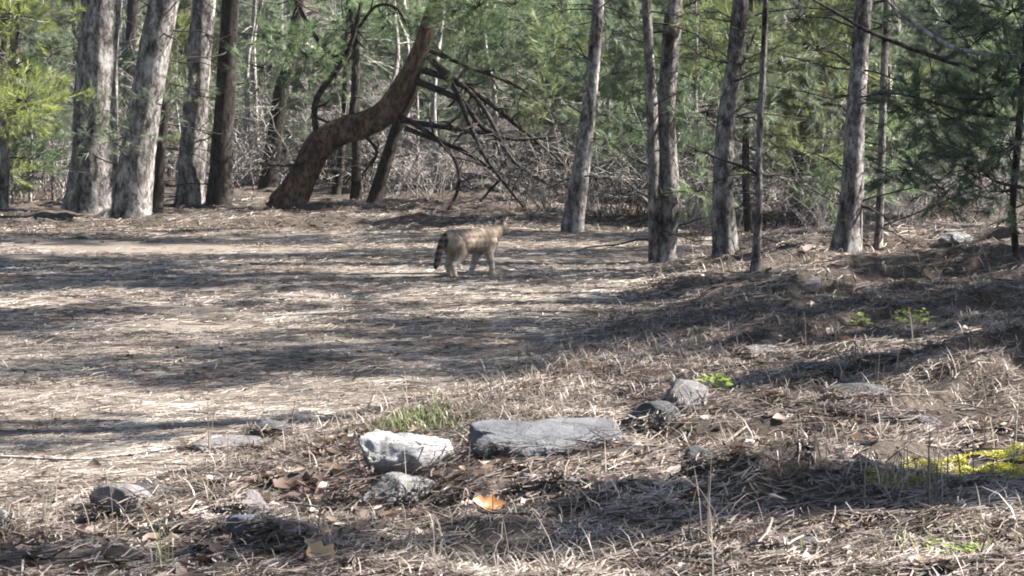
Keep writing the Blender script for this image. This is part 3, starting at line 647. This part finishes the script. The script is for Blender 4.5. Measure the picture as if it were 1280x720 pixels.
# low pale green spray in front of the big trunks
puffs(T['B'][0], T['B'][0].location, [(110, 165, 40, 22, -.6), (160, 172, 38, 20, -.7), (205, 130, 26, 12, -.5), (235, 110, 24, 12, -.5)], T['B'][2], 'needle_far', np.random.default_rng(62))
# dark pine leaning in on the bank, with long bare branches
root, vis, Yr = tree('dark_pine', 'dark bushy pine on the upper bank by the pale boulder', [(1270, 322, 8), (1266, 260, 8), (1272, 180, 9), (1282, 60, 8), (1285, 0, 8)], 'bark_dark', 70, 6, None, 8, .4)
q = np.random.default_rng(71)
puffs(root, root.location, [(1240, 120, 64, 70, 0), (1190, 150, 52, 46, .2), (1270, 180, 54, 48, -.2), (1215, 210, 52, 34, .1), (1260, 240, 38, 36, 0), (1150, 130, 38, 34, .2), (1275, 90, 45, 40, 0), (1235, 40, 56, 50, .3), (1180, 25, 52, 36, .4), (1265, 15, 48, 40, .2), (1175, 235, 32, 26, .2), (1130, 215, 26, 14, .3)], Yr, 'needle_dark', q, scale=.8, nn=60)
for li in ([(1285, 115, 8), (1240, 96, 7), (1150, 66, 6), (1080, 40, 5), (1040, 18, 4), (1005, 0, 3)], [(1300, 75, 7), (1265, 71, 6), (1200, 62, 6), (1160, 40, 5), (1120, 10, 4), (1105, -10, 3)], [(1280, 235, 5), (1240, 225, 4), (1215, 200, 3)], [(1275, 150, 5), (1210, 140, 4), (1130, 118, 3), (1080, 122, 2)]):
    m = MB(); pp, rr = px_tube(m, li, Yr, root.location, q, 14, 6, .1, .2)
    for s in range(3, 14):
        if q.random() < .6:
            d = q.normal(0, 1, 3); d /= np.linalg.norm(d); L = q.uniform(.1, .4); a = pp[s]; m.tube([a, a+d*L*.5, a+d*L+q.normal(0, .04, 3)], [.004, .003, .0012], 3, cap=False)
    link('bare_branch', m.mesh('bare_branch'), M['twig_grey' if li[0][1] == 75 else 'twig_dark'], root)

q = np.random.default_rng(73)
for key, lst in (('J', [(700, 60, 30), (765, 90, 24), (740, 110, 22), (690, 130, 22), (768, 45, 26), (760, 175, 20)]),
                 ('L', [(885, 60, 30), (882, 140, 28), (872, 190, 20), (940, 50, 30), (955, 130, 24), (880, 235, 20), (878, 15, 28), (975, 80, 28)]),
                 ('O', [(1020, 60, 34), (1040, 130, 30), (1110, 170, 32), (1010, 190, 26), (1090, 60, 30), (1035, 235, 22), (1120, 110, 26), (1000, 20, 32), (1090, 230, 22)])):
    rt, vis, Yk = T[key]
    for n_, (a, b, rp_) in enumerate(lst):
        puffs(rt, rt.location, [(a, b, rp_, int(rp_*1.1), q.uniform(.25, 1.2))], Yk, ('needle_light', 'needle_far', 'needle')[n_ % 3], q)
        v = atY(a, b, Yk)-rt.location; i0 = min(range(len(vis)), key=lambda i: abs(vis[i][2]-v.z+.12)); m = MB()
        e = np.array([v.x, .3, v.z]); m.tube([vis[i0], (vis[i0]+e)/2+np.array([0, 0, .04]), e], [.009, .006, .003], 5, cap=False); link('branch', m.mesh('branch'), M['twig_dark'], rt)

# ------------------------------------------------------------------ thicket behind: copies of a few young pines, trunks and bare shrubs
def copy_tree(proto, loc, rz, sc, label, cat, group, name):
    root = empty(name, loc, label, cat, group); root.rotation_euler = (0, 0, rz); root.scale = (sc, sc, sc)
    for ch in proto:
        o = link(ch[0], ch[1], None, root)
    return root
rp = np.random.default_rng(90)
def setm(me, mat):
    if len(me.materials) == 0: me.materials.append(M[mat])
    return me
YP = []
for kx in range(5):
    t, b, c = young_pine(rp.uniform(2.4, 3.6), rp, nn=58, low=rp.uniform(.1, .7)); YP.append([('trunk', setm(t, 'twig_grey')), ('branches', setm(b, 'twig_dark')), ('crown', setm(c, ['needle_far', 'needle_far', 'needle_far', 'needle', 'needle_light'][kx]))])
def shrub(rng, n=26, H=1.5, spread=1.1):
    m = MB()
    for k in range(n):
        a = rng.random()*6.28; d = np.array([math.cos(a)*rng.uniform(.1, spread), math.sin(a)*rng.uniform(.1, spread), 1.0]); d /= np.linalg.norm(d); L = H*rng.uniform(.5, 1.2)
        q = [np.array([rng.normal(0, .12), rng.normal(0, .12), -.05])]
        for s in range(6):
            q.append(q[-1]+d*L/6); d = d+rng.normal(0, .17, 3)-np.array([0, 0, .04]); d /= np.linalg.norm(d)
        r0 = rng.uniform(.004, .009); m.tube(q, np.linspace(r0, r0*.3, 7), 4, cap=False)
        for s in range(2, 7):
            for _ in range(2):
                e = rng.normal(0, 1, 3); e[2] = abs(e[2])*.5; e /= np.linalg.norm(e); l2 = L*rng.uniform(.12, .35)
                m.tube([q[s], q[s]+e*l2*.5+rng.normal(0, .02, 3), q[s]+e*l2+rng.normal(0, .04, 3)], [r0*.5, r0*.4, r0*.15], 3, cap=False)
    return m.mesh('stems')
SH = [setm(shrub(rp, 26, rp.uniform(1.1, 1.7)), 'twig_grey' if k < 3 else 'twig_dark') for k in range(4)]
def pole(rng, H, r0):
    m = MB(); pts = [np.array([0, 0, -.2]), np.array([0, 0, 0])]
    for z in np.linspace(.8, H, 8): pts.append(np.array([rng.normal(0, .06), rng.normal(0, .06), z]))
    q = smooth_path(pts, 40); m.tube(q, np.linspace(r0*1.15, r0*.4, 40), 10, .1, int(rng.integers(99))); t = MB(); twigs_on(t, q, None, rng, 26, .8, 4.5); return m.mesh('trunk'), t.mesh('dead_twigs')
PO = []
for k in range(5):
    a, b = pole(rp, 10, rp.uniform(.06, .16)); PO.append([('trunk', setm(a, ['bark_grey', 'bark_dark', 'bark_grey', 'bark_dark', 'bark_red'][k])), ('dead_twigs', setm(b, 'twig_grey'))])
THIN = []
for k in range(3):
    a, b = pole(rp, 5, rp.uniform(.02, .035)); THIN.append([('trunk', setm(a, 'twig_grey')), ('dead_twigs', setm(b, 'twig_grey'))])
for me in CAN: setm(me[0], 'twig_dark'); setm(me[1], 'needle')
def clear(x, y):                      # keep the clearing, the path and the named trunks free
    return y > 30.3+.25*max(0, x)*0 or (x > 2.2+.0*(y-22) and y > 24.5)
ZONES = [(60, 'left of the stoutest sunlit trunk'), (150, 'behind the stoutest sunlit trunk'), (225, 'behind the thick leaning trunk'), (320, 'behind the black trunk'), (400, 'behind the foot of the crooked pine'), (520, 'under the bend of the crooked pine'), (690, 'behind the drooping dead limbs'), (785, 'behind the lone white-edged trunk'), (865, 'behind the twin-stemmed tree'), (930, 'behind the curved trunk'), (1030, 'between the curved and the striped trunk'), (1120, 'behind the striped grey trunk'), (9999, 'behind the dark bushy pine')]
def zone(x, y):
    px = 640+x/y*FPX
    if px < -20: return 'beyond the yellow-green young pine'
    return next(t for lim, t in ZONES if px < lim)
# positions: random in a fan, rejecting close neighbours
placed = []
def spot(y0, y1, md, wide=.21):
    for _ in range(400):
        y = y0+(y1-y0)*rp.random(); x = (rp.random()*2-1)*(y*wide+.6)
        if all((x-a)**2+(y-b)**2 > md*md for a, b in placed): placed.append((x, y)); return x, y
    return None
LP = ['bushy young pine with grey-green needles in thicket ', 'young pine of fresher green in thicket ']
for k in range(36):
    s = spot(31.2 if k < 18 else 36, 37 if k < 18 else 60, .8)
    if s is None: continue
    v = int(rp.integers(5)); copy_tree(YP[v], (s[0], s[1], hz(*s)), rp.random()*6.28, rp.uniform(.65, 1.05), (LP[0] if v < 3 else LP[1])+zone(*s), 'tree', 'young pines in the thicket', 'young_pine')
for k in range(60):
    s = spot(32, 66, .6)
    if s is None or any(a < 640+s[0]/s[1]*FPX < b for a, b in ((30, 90), (380, 560))): continue
    v = int(rp.integers(5)); t = copy_tree(PO[v], (s[0], s[1], hz(*s)), rp.random()*6.28, rp.uniform(.8, 1.2), ['grey', 'dark', 'grey', 'dark', 'reddish'][v]+' slender trunk in thicket '+zone(*s), 'tree', 'slender trunks in the thicket', 'forest_tree')
    if k % 12 == 0:
        c = SLIM[k % 2]
        for nm, me in (('limbs', c[0]), ('crown', c[1])): link(nm, me, None, t)
for k in range(130):
    s = spot(29.6, 40, .3)
    if s is None: continue
    v = int(rp.integers(4)); o = link('bare_shrub', SH[v], None, loc=(s[0], s[1], hz(*s)), label=('leafless grey-stemmed shrub ' if v < 3 else 'leafless dark-stemmed shrub ')+zone(*s), cat='shrub', group='bare shrubs in the thicket')
    o.rotation_euler = (0, 0, rp.random()*6.28); sc = rp.uniform(.7, 1.2); o.scale = (sc, sc, sc)
# pines and shrubs between the trunks on the upper bank
for k, (px, Yd, sc, v) in enumerate([(-25, 29.2, .42, 0), (38, 29.4, .45, 3), (66, 30.2, .5, 1), (15, 28.6, .33, 2)]):
    x = (px-640)/FPX*Yd; copy_tree(YP[v], (x, Yd, hz(x, Yd)), rp.random()*6.28, sc, 'low bushy pine at the foot of the yellow-green young pine', 'tree', 'low pines by the stoutest trunk', 'young_pine')
for k, (px, Yd, sc, v) in enumerate([(800, 27.5, .75, 0), (870, 26.5, .8, 3), (980, 27, .6, 4), (1030, 26.2, .7, 4), (1110, 26.5, .9, 2), (1160, 25.4, .6, 0), (1220, 27, .7, 3), (1060, 29.5, .9, 0), (760, 29.8, .9, 2), (1180, 29, .8, 1), (940, 30.5, .8, 4)]):
    x = (px-640)/FPX*Yd; copy_tree(YP[v], (x, Yd, hz(x, Yd)), rp.random()*6.28, sc, 'young pine growing on the upper bank '+zone(x, Yd), 'tree', 'young pines on the upper bank', 'young_pine')
for k, (px, Yd) in enumerate([(690, 27.6), (760, 27), (860, 25.6), (965, 25), (1010, 25.5), (1085, 24.6), (1130, 24.8), (1180, 24.2), (1240, 24.6), (880, 24.6), (1040, 27.5), (1150, 27.5), (1215, 25.8), (990, 28.2), (730, 28), (790, 27.2), (845, 26.8), (900, 26), (925, 26.8), (1000, 24.2), (1065, 25.4), (1105, 25.8), (1140, 23.6), (1205, 23.4), (1265, 24), (655, 28.4), (1025, 23.4), (870, 23.4), (1250, 26.6), (960, 27.6)]):
    x = (px-640)/FPX*Yd; o = link('bare_shrub', SH[k % 4], None, loc=(x, Yd, hz(x, Yd)), label='leafless twiggy shrub on the upper bank '+zone(x, Yd), cat='shrub', group='bare shrubs on the upper bank')
    o.rotation_euler = (0, 0, rp.random()*6.28); sc = rp.uniform(.5, 1.05) if Yd > 25 else rp.uniform(.3, .5); o.scale = (sc, sc, sc)
for k in range(30):                   # thin pale stems
    s = spot(27.5 if k % 2 else 30.5, 36, .4)
    if s is None or (s[1] < 29.5 and s[0] < 1) or any(a < 640+s[0]/s[1]*FPX < b for a, b in ((30, 280), (330, 400))): continue
    t = copy_tree(THIN[k % 3], (s[0], s[1], hz(*s)), rp.random()*6.28, rp.uniform(.7, 1.2), 'thin pale stem '+zone(*s), 'tree', 'thin pale stems in the thicket', 'sapling')
# far wood on the slope: one mass
mb = MB(); q = np.random.default_rng(120); P = []; D = []
n = 9000; y = q.uniform(58, 120, n); x = (q.random(n)*2-1)*(y*.26+4); z = height(x, y)+9*q.random(n)**1.6; P = np.stack([x, y, z], -1); D = q.normal(size=(n, 3))+np.array([0, 0, .3])
sprigs(mb, P, D, 5.0, q, 22, w=.011); link('far_wood', mb.mesh('far_wood', False), M['needle_far'], kind='stuff', label='distant mass of grey-green forest behind everything', cat='forest')

# ------------------------------------------------------------------ tall pines standing beside the clearing (they shade it)
SHADE = [(7.8, 9.3, .9, 'S', 0, .9), (8.8, 15.8, 1.05, 'C', 1, .8), (4.9, 12.6, 1.4, 'S', 1, .55), (8.3, 16.7, 1.0, 'C', 0, 1), (9.8, 18.6, 1.1, 'C', 2, 1), (5.9, 20.7, 1.25, 'S', 0, .8), (7.3, 23.4, 1.0, 'S', 1, 1), (7.7, 25.5, 1.0, 'S', 0, 1)]
for k, (x, y, sc, t, v, xy) in enumerate(SHADE):
    base = (x, y, hz(x, y)); root = copy_tree(PO[k % 4], base, rp.random()*6.28, sc, 'tall pine standing beside the clearing and shading it', 'tree', 'tall pines beside the clearing', 'pine_tree')
    c = (CAN if t == 'C' else SLIM)[v]
    for nm, me in (('limbs', setm(c[0], 'twig_dark')), ('crown', setm(c[1], 'needle'))): link(nm, me, None, root).scale = (xy, xy, 1)

for k, (x, y, sc, v) in enumerate([(4.3, 8.7, 1.25, 4), (4.3, 12.4, 1.1, 0), (4.7, 14.2, 1.15, 2), (4.7, 15.9, 1.2, 3), (5.0, 18.8, 1.1, 1)]):
    copy_tree(YP[v], (x, y, hz(x, y)), rp.random()*6.28, sc, 'young pine on the bank beyond the slate ledge', 'tree', 'young pines beside the bank', 'young_pine')

for k in range(34):                   # the wood goes on to the left of and behind the photographer
    if k < 17: y = rp.uniform(0, 30); x = -(y*.2+3.2+rp.random()*11)
    else: y = rp.uniform(-16, -3); x = rp.uniform(-14, 12)
    base = (x, y, hz(x, y)); root = copy_tree(PO[k % 5], base, rp.random()*6.28, rp.uniform(.9, 1.15), 'tall pine of the wood around the clearing', 'tree', 'pines around the clearing', 'pine_tree')
    c = CAN[k % 3]
    for nm, me in (('limbs', c[0]), ('crown', c[1])): link(nm, me, None, root)
    x += rp.uniform(-2, 0); y += rp.uniform(-1.5, 1.5)
    if x < -(max(y, 0)*.2+2.5) or y < -3: copy_tree(YP[k % 5], (x, y, hz(x, y)), rp.random()*6.28, rp.uniform(.8, 1.3), 'young pine of the wood around the clearing', 'tree', 'young pines around the clearing', 'young_pine')

# ------------------------------------------------------------------ green plants, grass tufts, moss
def tuft(px, py, n, ln, mat, label, seed, spread=.06, lean=.6, cat='grass', w=.004, name='grass_tuft'):
    q = np.random.default_rng(seed); p = at(px, py); x = p.x+q.normal(0, spread, n); y = p.y+q.normal(0, spread, n); V, Q = blades(x, y, ln, w, q, lean)
    V = V-np.array(tuple(p)); return link(name, mesh_np(name, V, Q), M[mat], loc=p, label=label, cat=cat, kind='stuff')
tuft(525, 528, 420, .07, 'grass', 'fresh green grass tuft behind the whitish granite rock', 1, .11, .7)
tuft(600, 510, 260, .06, 'straw', 'pale yellowish grass fringe behind the slate slab', 2, .14, .8)
tuft(720, 508, 200, .06, 'straw', 'pale dry grass strip between the slate slab and the shaded bank', 3, .14, .8)
tuft(1180, 695, 200, .05, 'grass', 'yellow-green grass beside the fern-like seedling', 4, .12, .7)
tuft(1145, 610, 120, .11, 'straw', 'straw tuft under the moss patch', 5, .08, .6)
tuft(1030, 640, 9, .16, 'straw', 'tall pale grass stalks in front of the shaded bank', 6, .12, .6)
tuft(1165, 640, 12, .26, 'straw', 'forked tall grass stalks next to the moss patch', 7, .02, .3)
tuft(210, 712, 8, .22, 'grass', 'few upright green blades in brown leaves', 8, .015, .2)
tuft(362, 535, 5, .24, 'straw', 'lone upright dry stalk beside the low purplish stone', 9, .01, .15)
tuft(265, 570, 3, .20, 'straw', 'thin upright dry stalk at the pale flat stone', 10, .01, .15)
tuft(885, 680, 14, .22, 'straw', 'sloping dry stalks on the near bank in shade', 11, .03, .5)
def seedling(px, py, n, R, label, seed, leaf=.03, mat='leaf_green'):
    q = np.random.default_rng(seed); p = at(px, py); root = empty('seedling', p, label, 'plant'); m = MB(); s = MB()
    for k in range(n):
        a = q.random()*6.28; rr = R*math.sqrt(q.random()); z = R*q.uniform(.02, .75)*(1.2-.5*rr/R); t = np.array([rr*math.cos(a), rr*math.sin(a), z])
        if k % 3 == 0: s.tube([np.array([0, 0, -.02]), t*np.array([.4, .4, .6]), t], [.003, .002, .001], 4, cap=False)
        leaf_mesh(m, tuple(t), q, leaf*q.uniform(.7, 1.4), 3)
    link('stems', s.mesh('stems'), M['straw'], root); link('leaves', m.mesh('leaves', False), M[mat], root, kind='stuff')
seedling(1140, 405, 60, .11, 'bright green leafy seedling, largest on the upper bank', 1, .03)
seedling(1072, 410, 30, .08, 'small yellow-green seedling left of the largest seedling', 2, .04)
seedling(895, 484, 30, .07, 'small green seedling beside the upright grey stone', 3, .035)
seedling(1190, 700, 34, .07, 'fern-like bright green seedling low on the near bank', 4, .02)
def moss(px, py, w, d, n, label, seed):
    q = np.random.default_rng(seed); p = at(px, py); a = q.random(n)*6.28; rr = np.sqrt(q.random(n)); x = p.x+w*rr*np.cos(a); y = p.y+d*rr*np.sin(a); k = vnoise(x*9, y*9, seed)-.25*rr > -.42
    V, Q = blades(x[k], y[k], .014, .007, q, .9); V = V+np.array([0, 0, .006])-np.array(tuple(p)); return link('moss_patch', mesh_np('moss_patch', V, Q), M['moss'], loc=p, label=label, cat='moss', kind='stuff')
moss(1240, 586, .28, .36, 32000, 'large yellow-green moss cushion on the near bank', 1); moss(1125, 604, .12, .10, 4000, 'small yellow moss strip next to the large moss cushion', 2)

# ------------------------------------------------------------------ thin haze volume, added to veil the wood and lift its dark tones
hm = bpy.data.materials.new('haze'); hm.use_nodes = True; hn = hm.node_tree; hn.nodes.clear()
ho = hn.nodes.new('ShaderNodeOutputMaterial'); hv = hn.nodes.new('ShaderNodeVolumePrincipled')
hv.inputs['Color'].default_value = (.93, .96, 1, 1); hv.inputs['Density'].default_value = .00025; hv.inputs['Anisotropy'].default_value = .2
hn.links.new(hv.outputs[0], ho.inputs['Volume'])
bm = bmesh.new(); bmesh.ops.create_cube(bm, size=1); hme = bpy.data.meshes.new('haze'); bm.to_mesh(hme); bm.free()
h_ = link('haze', hme, hm, loc=(0, 65, 21), kind='stuff', label='thin pale haze added to lift the dark tones of the wood', cat='haze'); h_.scale = (330, 270, 45)

# ------------------------------------------------------------------ the cat
def build_cat():
    bm = bmesh.new()
    def ball(c, r, sx=(1, 1, 1)):
        g = bmesh.ops.create_icosphere(bm, subdivisions=2, radius=1)
        for v in g['verts']: v.co = Vector((c[0]+v.co.x*r*sx[0], c[1]+v.co.y*r*sx[1], c[2]+v.co.z*r*sx[2]))
    def chain(pts, sx=(1, 1, 1), n=7):
        for (a, b) in zip(pts[:-1], pts[1:]):
            for t in np.linspace(0, 1, n): ball([a[i]+(b[i]-a[i])*t for i in range(3)], a[3]+(b[3]-a[3])*t, sx)
    chain([(-.165, 0, .252, .071), (-.09, 0, .250, .073), (0, 0, .243, .077), (.10, 0, .245, .079), (.16, 0, .255, .070)], (1, .86, 1.06))
    chain([(.16, 0, .262, .064), (.205, .008, .284, .054), (.245, .012, .302, .050)], (1, .95, 1))
    HZ = -.002
    ball((.276, .02, .316+HZ), .062, (1, 1.02, .95)); ball((.326, .03, .302+HZ), .027, (1.1, 1, .85)); ball((.306, .05, .302+HZ), .026); ball((.312, .004, .302+HZ), .026)
    for e in (-1, 1):                               # ears
        chain([(.262, .02+e*.034, .352+HZ, .021), (.258, .02+e*.040, .376+HZ, .013), (.257, .02+e*.043, .394+HZ, .005)], (.55, 1, 1), 5)
    def hind(y, px):
        chain([(-.155, y*.75, .235, .062), (-.12, y, .165, .044), (-.155+px*.4, y, .125, .029), (-.198+px*.8, y, .088, .021), (-.185+px, y, .035, .0185), (-.178+px, y, .016, .016)])
        chain([(-.178+px, y, .014, .016), (-.140+px, y, .013, .0165)], (1, 1.1, .85), 4)
    def fore(y, px):
        chain([(.145, y*.8, .225, .048), (.118+px*.25, y, .160, .031), (.130+px*.75, y, .075, .0205), (.130+px, y, .022, .0185)])
        chain([(.130+px, y, .014, .016), (.157+px, y, .013, .0165)], (1, 1.1, .85), 4)
    hind(-.047, .0); hind(.047, .035); fore(-.043, .02); fore(.043, -.10)
    chain([(-.215, 0, .285, .024), (-.255, .0, .25, .023), (-.280, 0, .18, .023), (-.296, 0, .115, .022), (-.308, .0, .085, .018)])
    me = bpy.data.meshes.new('cat_base'); bm.to_mesh(me); bm.free()
    o = bpy.data.objects.new('cat_tmp', me); COL.objects.link(o)
    rm = o.modifiers.new('r', 'REMESH'); rm.mode = 'VOXEL'; rm.voxel_size = .0052; sm = o.modifiers.new('s', 'SMOOTH'); sm.iterations = 5; sm.factor = .5
    dg = bpy.context.evaluated_depsgraph_get(); out = bpy.data.meshes.new_from_object(o.evaluated_get(dg)); bpy.data.objects.remove(o); return out
def coat(P):
    """coat pattern: colour from position on the body"""
    x, y, z = P[:, 0], P[:, 1], P[:, 2]; c = np.tile(np.array([.42, .335, .255]), (len(P), 1))
    nz = vnoise(x*16+z*9, z*11+y*8, 5)
    st = np.sin((x+.25*z)*150+nz*6)*.5+.5; st = np.clip((st-.55)*2.5, 0, 1)*np.clip((z-.13)*9, 0, 1)*(abs(x) < .2)
    c *= (1-.36*st)[:, None]*(.75+.65*(vnoise(x*38, z*38+y*20, 9)+.5))[:, None]*.92; back = np.clip((z-.285)*22, 0, 1)*(x < .2); c *= (1-.35*back)[:, None]
    belly = np.clip((.19-z)*14, 0, 1)*(x > -.21); c = c*(1-belly[:, None]*.6)+np.array([.58, .52, .45])*belly[:, None]*.6
    leg = ((np.sin(z*150+nz*3) > .45) & (z < .13) & (x > -.215)); c[leg] *= .62
    tail = (x < -.215+np.clip(.1-z, 0, 1)*.2) & (x < -.222); ring = np.sin(z*150+1.0) > -.15
    c[tail] = np.where((ring | (z < .085))[tail][:, None], np.array([.030, .026, .024]), np.array([.13, .11, .098]))
    head = (x > .20) & (z > .272); c[head] *= .36+.25*(nz[head][:, None]+.5)
    muz = (x > .316) & (z < .310); c[muz] = (.5, .45, .4)
    ear = (z > .366); c[ear] = (.07, .055, .05)
    eye = ((x-.320)**2+(abs(y-.026)-.022)**2*1.2+(z-.330)**2 < .008**2); c[eye] = (.02, .03, .01)
    nose = (x > .349) & (z > .298) & (z < .314); c[nose] = (.12, .06, .05)
    return c*(.85+.5*(vnoise(x*60, z*60+y*40, 8)+.5))[:, None]*.72
def setcol(me, C):
    a = me.color_attributes.new('coat', 'FLOAT_COLOR', 'POINT'); a.data.foreach_set('color', np.concatenate([C, np.ones((len(C), 1))], 1).astype(np.float32).ravel())
me = build_cat(); nv = len(me.vertices); Vc = np.empty(nv*3, np.float32); me.vertices.foreach_get('co', Vc); Vc = Vc.reshape(-1, 3).astype(float)
Nc = np.empty(nv*3, np.float32); me.vertices.foreach_get('normal', Nc); Nc = Nc.reshape(-1, 3).astype(float)
setcol(me, coat(Vc)); me.polygons.foreach_set('use_smooth', np.ones(len(me.polygons), bool))
m, n_, N, L, bs = nodes('cat_coat'); at_ = N.new('ShaderNodeAttribute'); at_.attribute_name = 'coat'; L.new(at_.outputs[0], bs.inputs['Base Color']); bs.inputs['Roughness'].default_value = .9; bs.inputs['Specular IOR Level'].default_value = .15; M['coat'] = m
pc = at(589, 346); HEAD = math.radians(41)
cat = link('cat', me, M['coat'], loc=(pc.x, pc.y, pc.z-.004), label='grey-brown tabby cat with dark ringed tail walking across the path', cat='cat'); cat.rotation_euler = (0, 0, HEAD); cat.scale = (1.04, 1.04, 1.04)
q = np.random.default_rng(8); idx = q.integers(nv, size=16000); P = Vc[idx]; Nn = Nc[idx]; n = len(P)
flow = np.tile(np.array([-1., 0, -.45]), (n, 1)); tl = P[:, 0] < -.222; flow[tl] = (-.15, 0, -1); lg = (P[:, 2] < .13) & ~tl; flow[lg] = (-.2, 0, -1)
flow -= Nn*(flow*Nn).sum(1)[:, None]; flow /= np.linalg.norm(flow, axis=1)[:, None]+1e-6; dd = flow+Nn*.35+q.normal(0, .12, (n, 3)); dd /= np.linalg.norm(dd, axis=1)[:, None]
ln = np.where(P[:, 2] < .1, .008, .017)*q.uniform(.6, 1.2, n); ln = np.where(P[:, 0] > .23, .008, ln); sd2 = np.cross(dd, Nn); sd2 /= np.linalg.norm(sd2, axis=1)[:, None]+1e-6
Vf = np.stack([P-Nn*.001-sd2*.0011, P-Nn*.001+sd2*.0011, P+dd*ln[:, None]], 1).reshape(-1, 3); Vf[:, 2] = np.maximum(Vf[:, 2], .001)
mf = mesh_np('fur', Vf, np.arange(len(Vf)).reshape(-1, 3)); setcol(mf, np.repeat(coat(P)*q.uniform(.75, 1.25, (n, 1)), 3, 0)); link('fur', mf, M['coat'], cat, kind='stuff')

for o in bpy.data.objects:             # fine tangles too small to pick apart
    if o.name.split('.')[0] in ('branches', 'limbs', 'dead_twigs') and o.parent is not None: o['kind'] = 'stuff'
